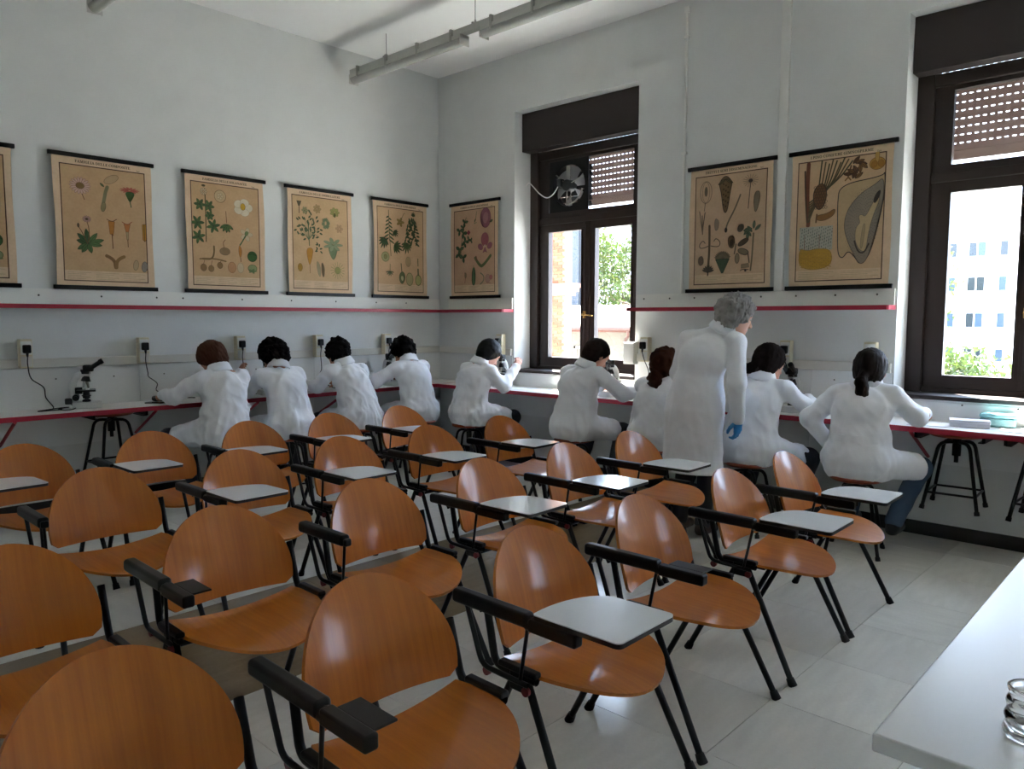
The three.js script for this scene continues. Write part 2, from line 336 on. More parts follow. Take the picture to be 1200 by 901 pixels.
// ---------- chairs with writing tablets ----------
const chairGeo = (() => {
  const half = (y) => (y > 0.56 ? 0.244 * Math.sqrt(Math.max(0, 1 - ((y - 0.56) / 0.234) ** 2)) : 0.244 - 0.026 * ((0.56 - y) / 0.125) ** 2 - (y < 0.498 ? 0.022 * ((0.498 - y) / 0.016) ** 2 : 0));
  const back = sheet((u, v) => {
    const y = 0.482 + 0.311 * (1 - (1 - v) ** 1.6), s = 2 * u - 1, w = Math.max(0.004, half(y)), x = s * w, q = y - 0.447;
    return [x, y, 0.135 - 0.2 * q - 0.45 * q * q + 0.045 * ((x / 0.244) ** 2 - 1)];
  }, 24, 22, 0.011);
  const shalf = (z) => (z > 0.215 ? 0.258 * Math.sqrt(Math.max(0, 1 - ((z - 0.215) / 0.292) ** 2)) : 0.258 - 0.035 * ((0.215 - z) / 0.13) ** 2);
  const seat = sheet((u, v) => {
    const z = 0.115 + 0.392 * (1 - (1 - (1 - v)) ** 1.6), s = 2 * u - 1, w = Math.max(0.004, shalf(z)), x = s * w;
    return [x, 0.424 + 0.03 * (x / 0.258) ** 2 + (z < 0.2 ? 0.008 * ((0.2 - z) / 0.085) ** 2 : 0) - (z > 0.36 ? 0.016 * ((z - 0.36) / 0.145) ** 2 : 0), z];
  }, 24, 22, 0.011, (p) => [p.x, p.z]);
  const g = { back, seat };
  const oval = (geo) => geo;
  g.side = [-1, 1].map((s) => oval(bent([[s * 0.258, 0.625, 0.066], [s * 0.264, 0.447, 0.112], [s * 0.268, 0.447, 0.285]], 0.0125, 0.035, 10)));
  g.clip = [-1, 1].map((s) => ext(Math.min(s * 0.25, s * 0.282), Math.max(s * 0.25, s * 0.282), 0.455, 0.475, 0.135, 0.29, 0.008));
  g.front = [-1, 1].map((s) => rod([s * 0.268, 0.447, 0.245], [s * 0.297, 0.02, 0.465], 0.0125));
  g.rear = [-1, 1].map((s) => rod([s * 0.268, 0.447, 0.2], [s * 0.268, 0.02, -0.02], 0.0125));
  g.ffoot = [-1, 1].map((s) => rod([s * 0.2975, 0.03, 0.46], [s * 0.2985, 0, 0.475], 0.0155, 0.019));
  g.rfoot = [-1, 1].map((s) => rod([s * 0.268, 0.03, -0.016], [s * 0.268, 0, -0.03], 0.0155, 0.019));
  g.cross = merge([rod([-0.268, 0.412, 0.222], [0.268, 0.412, 0.222], 0.011), ext(-0.15, 0.15, 0.404, 0.418, 0.19, 0.27)]);
  g.joint = [-1, 1].map((s) => cbox(0.02, 0.06, 0.075, s * 0.272, 0.43, 0.222, 0.008));
  const knob = (s, z, y) => { const k = new THREE.CylinderGeometry(0.014, 0.014, 0.012, 12); k.rotateZ(Math.PI / 2); k.translate(s * 0.289, y, z); return k; };
  g.knob = [knob(-1, 0.262, 0.418), knob(-1, 0.1, 0.43)];
  g.pad = ext(-0.334, -0.29, 0.628, 0.672, -0.015, 0.3, 0.013);
  g.support = merge([bent([[-0.311, 0.64, 0.03], [-0.3, 0.448, 0.09], [-0.292, 0.44, 0.27]], 0.0085, 0.03), rod([-0.311, 0.64, 0.29], [-0.29, 0.445, 0.24], 0.006), bent([[-0.268, 0.6, 0.058], [-0.285, 0.655, 0.04], [-0.311, 0.655, 0.04]], 0.009, 0.02)]);
  g.bar = merge([ext(-0.331, -0.293, 0.622, 0.66, 0.302, 0.475, 0.008), rod([-0.312, 0.64, 0.29], [-0.312, 0.64, 0.312], 0.02)]);
  g.shortBar = ext(-0.328, -0.296, 0.63, 0.66, 0.298, 0.318, 0.008);
  g.plate = ext(-0.297, -0.235, 0.654, 0.66, 0.325, 0.46, 0.002);
  const sh = new THREE.Shape();
  sh.moveTo(-0.31, 0.315); sh.bezierCurveTo(-0.2, 0.3, -0.08, 0.33, -0.055, 0.4); sh.lineTo(-0.045, 0.585); sh.quadraticCurveTo(-0.045, 0.605, -0.065, 0.608); sh.lineTo(-0.3, 0.612); sh.quadraticCurveTo(-0.32, 0.612, -0.32, 0.59); sh.lineTo(-0.325, 0.33); sh.quadraticCurveTo(-0.325, 0.316, -0.31, 0.315);
  const ex = (d, y, grow) => { const e = new THREE.ExtrudeGeometry(sh, { depth: d, bevelEnabled: false, curveSegments: 10 }); e.rotateX(Math.PI / 2); e.translate(0, y, 0); return e; };
  g.tabletTop = ex(0.003, 0.677, 0); g.tabletCore = ex(0.013, 0.6739, 0);
  g.tabletBracket = ext(-0.29, -0.12, 0.636, 0.6605, 0.4, 0.45, 0.004);
  return g;
})();
const plyVariants = [0, 1, 2, 3, 4].map((k) => { const m = M.ply.clone(); m.map = woodTex.clone(); m.map.offset.set(k * 0.23, k * 0.41); m.map.needsUpdate = true; m.color.setScalar([1, 0.95, 1.0, 0.92, 0.97][k]); return m; });
function makeChair(kind) {
  const t = new THREE.Group();
  add('backrest', chairGeo.back, M.ply, t); add('seat', chairGeo.seat, M.ply, t);
  [0, 1].forEach((s) => {
    add('side_frame', chairGeo.side[s], M.tube, t); add('seat_clip', chairGeo.clip[s], M.black, t); add('leg_joint', chairGeo.joint[s], M.black, t);
    add('rubber_foot', chairGeo.ffoot[s], M.rubber, add('leg', chairGeo.front[s], M.tube, t)); add('rubber_foot', chairGeo.rfoot[s], M.rubber, add('leg', chairGeo.rear[s], M.tube, t));
  });
  add('crossbar', chairGeo.cross, M.tube, t);
  for (const k of chairGeo.knob) add('knob', k, M.knob, t);
  add('armrest', chairGeo.pad, M.armpad, t); add('arm_support', chairGeo.support, M.tube, t);
  if (kind === 'none') add('arm_cap', chairGeo.shortBar, M.black, t);
  else {
    const bar = add('tablet_hinge', chairGeo.bar, M.black, t);
    if (kind === 'stub') add('bare_plate', chairGeo.plate, M.armpad, bar);
    else { const top = add('writing_tablet', chairGeo.tabletTop, M.tablet, t); add('tablet_core', chairGeo.tabletCore, M.tabletEdge, top); add('tablet_bracket', chairGeo.tabletBracket, M.metal, top); }
  }
  return t;
}
const chairProto = { full: makeChair('full'), stub: makeChair('stub'), none: makeChair('none') };
const ROWS = [
  [1.68, 'first row from the chart wall', [[-1.93, 'full'], [-2.594, 'full'], [-3.244, 'full'], [-3.907, 'full'], [-4.6, 'full']]],
  [2.72, 'second row from the chart wall', [[-1.82, 'full'], [-2.511, 'full'], [-3.2, 'full'], [-3.855, 'full'], [-4.55, 'none']]],
  [3.845, 'third row from the chart wall', [[-1.803, 'full'], [-2.454, 'full'], [-3.128, 'full'], [-3.83, 'none'], [-4.509, 'stub'], [-5.2, 'none']]],
  [4.88, 'row nearest the white table', [[-1.856, 'full'], [-2.51, 'full'], [-3.262, 'stub'], [-3.919, 'full'], [-4.595, 'stub'], [-5.25, 'none']]],
];
const NTH = ['first', 'second', 'third', 'fourth', 'fifth', 'sixth'];
ROWS.forEach(([z, row, list], r) => list.forEach(([x, kind], k) => {
  const c = chairProto[kind].clone(); c.name = numbered('tablet_chair'); scene.add(c);
  const m = plyVariants[(r * 3 + k * 2) % 5];
  c.traverse((o) => { if (o.material === M.ply) o.material = m; });
  c.position.set(x, 0, z); c.rotation.y = (rnd() - 0.5) * 0.03;
  const what = { full: 'white tablet out', stub: 'bare black tablet plate', none: 'no tablet' }[kind];
  tag(c, `plywood chair, ${NTH[k]} from the windows, ${row}, ${what}`, 'chair', 'plywood tablet chairs in four rows');
}));
// ---------- bench along two walls ----------
function benchRun(label, box, length0, length1, struts, rails) {
  const b = thing('lab_bench', label, 'bench');
  add('worktop', box(0.009, BD - 0.012, BH - 0.03, BH, length0, length1), M.bench, b);
  add('red_edge', box(BD - 0.012, BD, BH - 0.034, BH + 0.001, length0, length1), M.red, b);
  return b;
}
const strutGeo = (() => { const g = [rod([0, 0.785 - 0.012, 0.44], [0, 0.56, 0.016], 0.014, 0.014, 4), cbox(0.035, 0.008, 0.42, 0, 0.781, 0.235)]; return merge(g); })();
const railParts = [cbox(0.018, 0.036, 0.44, -0.19, 0.766, 0.24), cbox(0.018, 0.036, 0.44, 0.19, 0.766, 0.24), cbox(0.03, 0.006, 0.44, -0.175, 0.748, 0.24), cbox(0.03, 0.006, 0.44, 0.175, 0.748, 0.24)];
const railGeos = [merge([railParts[0], railParts[2]]), merge([railParts[1], railParts[3]])];
{
  const L = benchRun('white bench with red edge along the chart wall', (d0, d1, y0, y1, a, b) => ext(a, b, y0, y1, d0, d1), RX, -0.0005);
  for (const x of [-4.33, -3.37, -2.5, -1.63]) add('strut', strutGeo, M.red, L).position.set(x, 0, 0);
  for (const x of [-3.637, -4.7]) for (const g of railGeos) add('stool_rail', g, M.black, L).position.set(x, 0, 0);
  const R = benchRun('white bench with red edge under the windows', (d0, d1, y0, y1, a, b) => ext(-d1, -d0, y0, y1, a, b), BD + 0.0005, 10.2);
  for (const z of [2.15, 3.1, 3.75, 5.11, 6.1]) { const m = add('strut', strutGeo, M.red, R); m.rotation.y = -Math.PI / 2; m.position.set(0, 0, z); }
  for (const z of [5.335, 5.83]) for (const g of railGeos) { const m = add('stool_rail', g, M.black, R); m.rotation.y = -Math.PI / 2; m.position.set(0, 0, z); }
}
// ---------- screw stools ----------
const seatMat = std({ map: woodTex, color: lin(0xb08068), roughness: 0.4 });
function makeStool() {
  const s = new THREE.Group();   // seat top at 0.50
  add('seat', lathe([[0, 0.472], [0.15, 0.472], [0.163, 0.478], [0.166, 0.488], [0.16, 0.498], [0.15, 0.5], [0, 0.5]], 32), seatMat, s);
  add('spindle', merge([rod([0, 0.3, 0], [0, 0.472, 0], 0.0135, 0.0135, 12), lathe([[0, 0.462], [0.06, 0.462], [0.06, 0.472], [0, 0.472]], 16)]), M.tube, s);
  add('hub', lathe([[0.0135, 0.345], [0.026, 0.345], [0.026, 0.455], [0.0135, 0.455]], 16), M.black, s);
  for (const [sx, sz] of [[1, 1], [1, -1], [-1, 1], [-1, -1]]) {
    const l = add('leg', bent([[sx * 0.015, 0.435, sz * 0.015], [sx * 0.085, 0.435, sz * 0.085], [sx * 0.155, 0.012, sz * 0.155]], 0.0115, 0.05, 10), M.tube, s);
    add('rubber_foot', rod([sx * 0.153, 0.025, sz * 0.153], [sx * 0.157, 0, sz * 0.157], 0.015, 0.016), M.rubber, l);
  }
  const q = (y) => 0.155 - (y - 0.012) * 0.166;
  const c = q(0.11);
  for (const [a, b] of [[[-c, 0.11, -c], [c, 0.11, -c]], [[c, 0.11, -c], [c, 0.11, c]], [[c, 0.11, c], [-c, 0.11, c]], [[-c, 0.11, c], [-c, 0.11, -c]]]) add('rung', rod(a, b, 0.0075), M.tube, s);
  return s;
}
const stool0 = makeStool();
function putStool(x, z, y, turn, label, group) { const s = stool0.clone(); s.name = numbered('screw_stool'); scene.add(s); s.position.set(x, y, z); s.rotation.y = turn; return tag(s, label, 'stool', group); }
const HUNG = 'stools hung in the bench rails';
putStool(-3.637, 0.25, 0.2795, 0.1, 'black tube stool hung under the bench beside the lone microscope', HUNG);
putStool(-0.25, 5.335, 0.2795, 0.05, 'black tube stool hung under the bench below the stacked white box', HUNG);
putStool(-0.25, 5.83, 0.2795, -0.05, 'black tube stool hung under the bench at the right edge of the picture', HUNG);

// ---------- sockets with plugs ----------
function makeSocket(plug) {
  const s = new THREE.Group();   // back at z = 0, centre of base at origin
  add('box', ext(-0.042, 0.042, 0, 0.215, 0.0, 0.06, 0.005), M.socket, s);
  add('face_plate', ext(-0.036, 0.036, 0.1, 0.2, 0.06, 0.064, 0.003), M.whitepaint, s);
  add('cover', ext(-0.036, 0.036, 0.012, 0.088, 0.06, 0.063, 0.003), M.trunking, s);
  if (plug) {
    const p = add('plug', ext(-0.027, 0.027, 0.112, 0.175, 0.064, 0.1, 0.01), M.black, s);
    add('plug_neck', rod([0, 0.118, 0.085], [0, 0.085, 0.088], 0.011, 0.006), M.rubber, p);
  }
  return s;
}
const sockPlug = makeSocket(true), sockBare = makeSocket(false);
const putSocket = (src, pos, turn, label) => { const s = src.clone(); s.name = numbered('wall_socket'); scene.add(s); s.position.set(...pos); s.rotation.y = turn; tag(s, label, 'socket', 'beige sockets along the trunking'); };
const sockNote = ['above the lone microscope cable coil', 'above the black pouch on the bench', 'beside the brown-haired student', 'between the two middle curly-haired students', 'between the two curly-haired students nearest the corner'];
[...SOCKX].forEach((x, k) => putSocket(sockPlug, [x, 1.13, 0.0305], 0, `beige wall socket with black plug ${sockNote[k]}`));
putSocket(sockPlug, [-0.0305, 1.13, 1.03], -Math.PI / 2, 'beige wall socket with black plug in front of the student by the corner');
putSocket(sockPlug, [-0.0305, 1.13, 2.82], -Math.PI / 2, 'beige wall socket with black plug just right of the fan window');
putSocket(sockPlug, [-0.0305, 1.13, 4.1], -Math.PI / 2, 'beige wall socket with black plug beside the low-bun student');
putSocket(sockBare, [-0.0305, 1.13, 4.72], -Math.PI / 2, 'beige wall socket without a plug above the ponytail student');
// cables from the plugs down to the bench
const cable = (pts, label) => single('power_cable', pipe(pts, 0.004, 6, pts.length * 6), M.rubber, label, 'cable', 'black power cables');
const drop = (x) => [[x, 1.215, 0.119], [x + 0.004, 1.15, 0.1], [x + 0.03, 1.05, 0.07]];
cable([...drop(-4.15), [-4.04, 0.98, 0.06], [-4.03, 0.9, 0.07], [-3.99, 0.822, 0.1], [-4.08, 0.82, 0.22], [-3.98, 0.824, 0.27], [-4.1, 0.826, 0.31], [-4.13, 0.82, 0.24], [-3.99, 0.828, 0.2], [-3.93, 0.835, 0.26], [-4.02, 0.83, 0.3], [-3.95, 0.82, 0.31], [-3.88, 0.825, 0.24], [-3.9, 0.85, 0.21]], 'black cable coiled on the bench beside the lone microscope');
cable([...drop(-3.305), [-3.27, 1.02, 0.07], [-3.2, 0.96, 0.06], [-3.21, 0.9, 0.07], [-3.1, 0.86, 0.05], [-3.02, 0.83, 0.06], [-2.9, 0.82, 0.1]], 'black cable hanging from the socket above the black pouch');
cable([...drop(-2.46), [-2.44, 0.98, 0.06], [-2.47, 0.86, 0.1], [-2.36, 0.82, 0.16]], 'black cable hanging from the socket beside the brown-haired student');
cable([...drop(-1.645), [-1.61, 1.0, 0.06], [-1.64, 0.92, 0.07], [-1.55, 0.83, 0.14], [-1.5, 0.82, 0.2]], 'black cable hanging between the two middle curly-haired students');
cable([...drop(-0.81), [-0.8, 0.98, 0.07], [-0.83, 0.86, 0.1], [-0.85, 0.82, 0.14]], 'black cable hanging between the two curly-haired students nearest the corner');
cable([[-0.119, 1.215, 2.82], [-0.1, 1.15, 2.83], [-0.07, 1.03, 2.86], [-0.06, 0.95, 2.8], [-0.09, 0.87, 2.72], [-0.14, 0.82, 2.66]], 'black cable hanging right of the fan window');
cable([[-0.119, 1.215, 1.03], [-0.1, 1.15, 1.04], [-0.07, 1.0, 1.06], [-0.1, 0.86, 1.1], [-0.14, 0.82, 1.12]], 'black cable hanging in front of the student by the corner');
cable([[-0.119, 1.215, 4.1], [-0.1, 1.15, 4.12], [-0.08, 1.0, 4.16], [-0.1, 0.86, 4.2], [-0.14, 0.82, 4.2]], 'black cable hanging beside the low-bun student');

// ---------- microscopes ----------
const scopeWhite = phys({ color: lin(0xd9dad8), roughness: 0.3 }), scopeBlack = phys({ color: lin(0x17181a), roughness: 0.35 });
function makeScope() {
  const s = new THREE.Group();   // base on y = 0, the viewer sits at +z
  const sh = new THREE.Shape(); sh.moveTo(-0.07, -0.09); sh.lineTo(0.07, -0.09); sh.lineTo(0.07, 0.05); sh.quadraticCurveTo(0.07, 0.1, 0.03, 0.1); sh.lineTo(-0.03, 0.1); sh.quadraticCurveTo(-0.07, 0.1, -0.07, 0.05); sh.lineTo(-0.07, -0.09);
  const b = new THREE.ExtrudeGeometry(sh, { depth: 0.04, bevelEnabled: true, bevelSize: 0.004, bevelThickness: 0.004, bevelSegments: 2 }); b.rotateX(-Math.PI / 2); b.scale(1, 1, -1); b.index || 0;
  const bi = b.attributes.position; for (let i = 0; i < bi.count; i += 3) for (const k of ['position', 'normal', 'uv']) { const a = b.attributes[k]; if (!a) continue; for (let c = 0; c < a.itemSize; c++) { const t = a.array[(i + 1) * a.itemSize + c]; a.array[(i + 1) * a.itemSize + c] = a.array[(i + 2) * a.itemSize + c]; a.array[(i + 2) * a.itemSize + c] = t; } }
  b.computeVertexNormals(); b.translate(0, 0.004, 0);
  const base = add('base', b, scopeWhite, s);
  add('field_lamp', lathe([[0, 0.047], [0.03, 0.047], [0.028, 0.062], [0.022, 0.066], [0, 0.066]], 18), scopeBlack, base);
  const pts = [[0, 0.03, -0.075], [0, 0.12, -0.085], [0, 0.21, -0.078], [0, 0.255, -0.045], [0, 0.262, 0.0], [0, 0.262, 0.03]];
  const arm = new THREE.TubeGeometry(new THREE.CatmullRomCurve3(pts.map((p) => V(...p))), 24, 0.026, 10, false); arm.scale(0.9, 1, 1);
  add('arm', arm, scopeWhite, s);
  const stage = add('stage', merge([cbox(0.15, 0.014, 0.13, 0, 0.135, 0.0, 0.004), cbox(0.05, 0.05, 0.05, 0, 0.135, -0.05, 0.006), rod([0.07, 0.06, 0.0], [0.07, 0.128, 0.0], 0.008), rod([0.07, 0.055, 0], [0.07, 0.075, 0], 0.014)]), scopeBlack, s);
  add('slide', cbox(0.075, 0.002, 0.026, 0, 0.1432, 0.01), M.white, stage);
  add('condenser', merge([rod([0, 0.075, 0.0], [0, 0.128, 0.0], 0.026, 0.022, 16), rod([0, 0.09, 0], [0, 0.098, 0], 0.032, 0.032, 16)]), scopeBlack, s);
  const tur = add('nosepiece', merge([rod([0, 0.245, 0.005], [0, 0.205, 0.0], 0.022, 0.034, 16)]), scopeBlack, s);
  for (const [x, z, l] of [[0, 0.012, 0.055], [0.03, -0.012, 0.04], [-0.03, -0.012, 0.045]]) add('objective', rod([x * 0.6, 0.208, z * 0.6], [x * 1.5, 0.208 - l, z * 1.5], 0.011, 0.007, 12), M.metal, tur);
  const head = add('head', merge([rod([0, 0.262, 0.0], [0, 0.295, 0.0], 0.034, 0.034, 18), cbox(0.075, 0.05, 0.075, 0, 0.305, 0.02, 0.012)]), scopeBlack, s);
  for (const x of [-0.031, 0.031]) add('eyepiece', merge([rod([x, 0.305, 0.035], [x, 0.352, 0.105], 0.016, 0.016, 14), rod([x, 0.348, 0.098], [x, 0.362, 0.12], 0.02, 0.019, 14)]), scopeBlack, head);
  for (const sx of [-1, 1]) add('focus_knob', merge([rod([sx * 0.02, 0.085, -0.07], [sx * 0.068, 0.085, -0.07], 0.024, 0.024, 16), rod([sx * 0.068, 0.085, -0.07], [sx * 0.085, 0.085, -0.07], 0.013, 0.013, 14)]), scopeBlack, s);
  add('lamp_house', merge([cbox(0.06, 0.045, 0.05, 0, 0.055, -0.12, 0.01)]), scopeBlack, s);
  return s;
}
const scope0 = makeScope();
const putScope = (x, z, turn, label) => { const s = scope0.clone(); s.name = numbered('microscope'); scene.add(s); s.position.set(x, BH, z); s.rotation.y = turn; tag(s, label, 'microscope', 'microscopes on the benches'); };
putScope(-3.79, 0.2, 1.25, 'microscope standing alone on the bench beside the coiled cable');
putScope(-2.78, 0.24, 0.1, 'microscope in front of the brown-haired student');
putScope(-2.3, 0.25, -0.25, 'microscope held by the curly-haired student beside the brown-haired one');
putScope(-0.9, 0.22, -0.1, 'microscope of the curly-haired student nearest the room corner');
putScope(-0.22, 1.2, -Math.PI / 2 + 0.2, 'microscope of the student sitting just left of the fan window');
putScope(-0.24, 2.57, -Math.PI / 2 - 0.1, 'microscope of the student in front of the fan window');
putScope(-0.22, 4.22, -Math.PI / 2, 'microscope of the student with the low bun');
// ---------- things lying on the bench ----------
single('pencil_case', cbox(0.19, 0.045, 0.075, -3.17, BH + 0.024, 0.12, 0.02), std({ color: lin(0x1a1a1d), roughness: 0.8 }), 'black pencil case on the bench left of the brown-haired student', 'pencil case');
single('mobile_phone', new RoundedBoxGeometry(0.075, 0.009, 0.15, 2, 0.004).rotateY(0.7).translate(-3.3, BH + 0.006, 0.27), phys({ color: lin(0x1b1b20), roughness: 0.15 }), 'dark mobile phone lying on the bench beside the black pencil case', 'phone');
const sheetAt = (x, z, turn, w, d, label, n) => single('paper_sheet', new THREE.BoxGeometry(w, 0.0012 * n, d).rotateY(turn).translate(x, BH + 0.0016 + 0.0006 * n, z), M.paper, label, 'paper', 'loose papers on the benches');
sheetAt(-3.17, 0.36, 0.3, 0.21, 0.15, 'white paper beside the sleeve of the brown-haired student', 1);
sheetAt(-0.27, 1.5, 0.2, 0.21, 0.3, 'printed paper on the bench beside the student by the corner', 2);
sheetAt(-0.3, 1.82, -0.3, 0.21, 0.3, 'white paper on the bench under the left half of the fan window', 1);
sheetAt(-0.28, 5.2, 0.15, 0.21, 0.3, 'loose white papers beside the elbow of the ponytail student', 3);
sheetAt(-0.32, 5.42, -0.1, 0.3, 0.21, 'white paper lying under the flat white box', 1);
sheetAt(-0.22, 5.72, 0.1, 0.21, 0.3, 'white paper at the right edge beside the teal box', 1);
{
  const b = thing('flat_box', 'flat pale box with a printed lid on the bench below the big window', 'box', [-0.25, BH + 0.0035, 5.4], 0.25);
  add('tray', cbox(0.12, 0.03, 0.22, 0, 0.015, 0, 0.003), std({ color: lin(0xd4d2da), roughness: 0.7 }), b);
  add('lid', cbox(0.126, 0.018, 0.226, 0, 0.038, 0, 0.003), std({ color: lin(0xe2e0e6), roughness: 0.7 }), b);
  const t = thing('slide_box', 'teal translucent plastic box behind the flat pale box', 'box', [-0.1, BH + 0.002, 5.53], 0.12);
  add('tray', cbox(0.11, 0.06, 0.2, 0, 0.03, 0, 0.012), phys({ color: lin(0x8fc4c8), roughness: 0.25, transmission: 0.35, thickness: 0 }), t);
  add('lid', cbox(0.116, 0.025, 0.206, 0, 0.073, 0, 0.012), phys({ color: lin(0x79b3bb), roughness: 0.2 }), t);
}
// ---------- box on the window edge ----------
{
  const d = thing('towel_dispenser', 'small pale grey box at the lower corner of the fan window', 'dispenser', [-0.02, 1.1, 2.655]);
  add('body', ext(-0.05, 0.02, 0, 0.2, -0.07, 0.05, 0.006), std({ color: lin(0xcfcfca), roughness: 0.5 }), d);
  add('front_cover', ext(-0.056, -0.05, 0.01, 0.19, -0.062, 0.042, 0.002), M.whitepaint, d);
}
// ---------- hanging strip lights (switched off) ----------
const diffuser = phys({ color: lin(0xe6e7e2), roughness: 0.35, transmission: 0.75, thickness: 0, side: THREE.DoubleSide });
function lampRow(x, y, z0, n, labels) {
  const rail = thing('lamp_rail', labels[0], 'rail', [x, y, z0]);
  const L = n * 1.83 + 0.05;
  add('channel', merge([ext(-0.03, 0.03, 0.045, 0.05, 0, L), ext(-0.03, -0.026, 0, 0.05, 0, L), ext(0.026, 0.03, 0, 0.05, 0, L)]), M.galv, rail);
  for (let z = 0.55; z < L; z += 1.2) add('hanging_wire', rod([0, 0.05, z], [0, H - y - 0.001, z], 0.003, 0.003, 6), M.wire, rail);
  for (let z = 0.55; z < L; z += 1.2) add('hook', merge([cbox(0.07, 0.012, 0.02, 0, 0.055, z), rod([0, 0.05, z], [0, 0.085, z], 0.008)]), M.metal, rail);
  for (let k = 0; k < n; k++) {
    const l = thing('strip_light', labels[1 + k], 'light', [x, y, z0 + 0.02 + k * 1.83], 0, 'strip lights hung from the ceiling');
    add('body', merge([ext(-0.05, 0.05, -0.035, -0.002, 0, 1.6, 0.006)]), M.galv, l);
    add('diffuser', merge([new THREE.CylinderGeometry(0.05, 0.05, 1.58, 16, 1, true, -Math.PI / 2, Math.PI).rotateX(Math.PI / 2).translate(0, -0.036, 0.8)]), diffuser, l);
    for (const sx of [-0.02, 0.02]) add('tube_lamp', rod([sx, -0.055, 0.05], [sx, -0.055, 1.55], 0.013, 0.013, 10), M.white, l);
    for (const zz of [0.0, 1.592]) add('end_cap', ext(-0.055, 0.055, -0.092, -0.002, zz, zz + 0.008, 0.003), M.galv, l);
    for (let zz = 0.12; zz < 1.6; zz += 0.45) add('spring_clip', merge([ext(-0.058, -0.05, -0.05, 0.0, zz, zz + 0.02), ext(0.05, 0.058, -0.05, 0.0, zz, zz + 0.02), ext(-0.058, 0.058, 0.0505, 0.0545, zz, zz + 0.02), ext(-0.058, -0.031, 0.0, 0.0505, zz, zz + 0.02), ext(0.031, 0.058, 0.0, 0.0505, zz, zz + 0.02)]), M.metal, l);
  }
}
lampRow(-1.22, 3.9, 0.1, 3, ['grey channel carrying the strip lights near the window wall', 'hanging strip light nearest the room corner', 'hanging strip light second from the room corner', 'hanging strip light third from the corner, out beyond the picture top']);
lampRow(-3.62, 3.87, 0.2, 3, ['grey channel carrying the strip lights in the middle of the room', 'strip light whose end shows at the top left above the charts', 'strip light second from the chart wall in the middle row', 'strip light third from the chart wall in the middle row']);
// ---------- extractor fan in the toplight ----------
{
  const f = thing('extractor_fan', 'black extractor fan set in the upper pane of the first window', 'fan', [0.29, 2.845, 1.652]);
  const sq = new THREE.Shape(); sq.moveTo(-0.25, -0.255); sq.lineTo(0.25, -0.255); sq.lineTo(0.25, 0.255); sq.lineTo(-0.25, 0.255); sq.lineTo(-0.25, -0.255);
  const hole = new THREE.Path(); hole.absarc(0, 0, 0.205, 0, Math.PI * 2, true); sq.holes.push(hole);
  const toX = (g) => g.rotateY(-Math.PI / 2);
  add('plate', toX(new THREE.ExtrudeGeometry(sq, { depth: 0.012, bevelEnabled: false, curveSegments: 40 })), M.black, f);
  add('shroud', toX(new THREE.CylinderGeometry(0.207, 0.215, 0.09, 40, 1, true).rotateX(Math.PI / 2).translate(0, 0, -0.045)), M.black, f);
  add('motor', toX(merge([new THREE.CylinderGeometry(0.055, 0.055, 0.1, 24).rotateX(Math.PI / 2), cbox(0.05, 0.08, 0.06, -0.09, 0.03, 0.03, 0.008)])), std({ color: lin(0x3a3b3d), roughness: 0.5 }), f);
  const blade = () => { const g = sheet((u, v) => { const r = 0.05 + 0.148 * u, a = (v - 0.5) * (0.5 + 0.15 * u); return [r * Math.cos(a), r * Math.sin(a), -0.045 + (v - 0.5) * 0.05]; }, 6, 4, 0.004); return g; };
  for (let k = 0; k < 6; k++) add('blade', toX(blade().rotateZ(k * Math.PI / 3 + 0.3)), std({ color: lin(0xa0a0a2), roughness: 0.5 }), f);
  for (let k = 0; k < 3; k++) add('stay', toX(rod([0.05 * Math.cos(k * 2.1 + 0.4), 0.05 * Math.sin(k * 2.1 + 0.4), 0.03], [0.2 * Math.cos(k * 2.1 + 0.4), 0.2 * Math.sin(k * 2.1 + 0.4), 0.015], 0.006)), M.metal, f);
  add('louvre', toX(merge([0, 1, 2, 3, 4, 5, 6].map((k) => cbox(0.42, 0.055, 0.004, 0, 0, 0).rotateX(0.5).translate(0, -0.18 + k * 0.06, -0.1)))), M.black, f);
  add('warning_label', toX(cbox(0.05, 0.13, 0.003, -0.0, 0.13, 0.02)), std({ color: lin(0x8a8984), roughness: 0.6 }), f);
  const arc = new THREE.TorusGeometry(0.185, 0.008, 8, 30, 1.5); arc.rotateZ(-1.75); arc.translate(0, 0, 0.02);
  add('guard_ring', toX(arc), M.metal, f);
}
single('fan_cord', pipe([[0.24, 2.86, 1.56], [0.22, 2.77, 1.5], [0.21, 2.74, 1.42], [0.2, 2.79, 1.33], [0.19, 2.87, 1.25], [0.18, 2.91, 1.2], [0.17, 2.88, 1.168]], 0.006, 8, 40), M.white, 'white cord running from the extractor fan to the window reveal', 'cord');

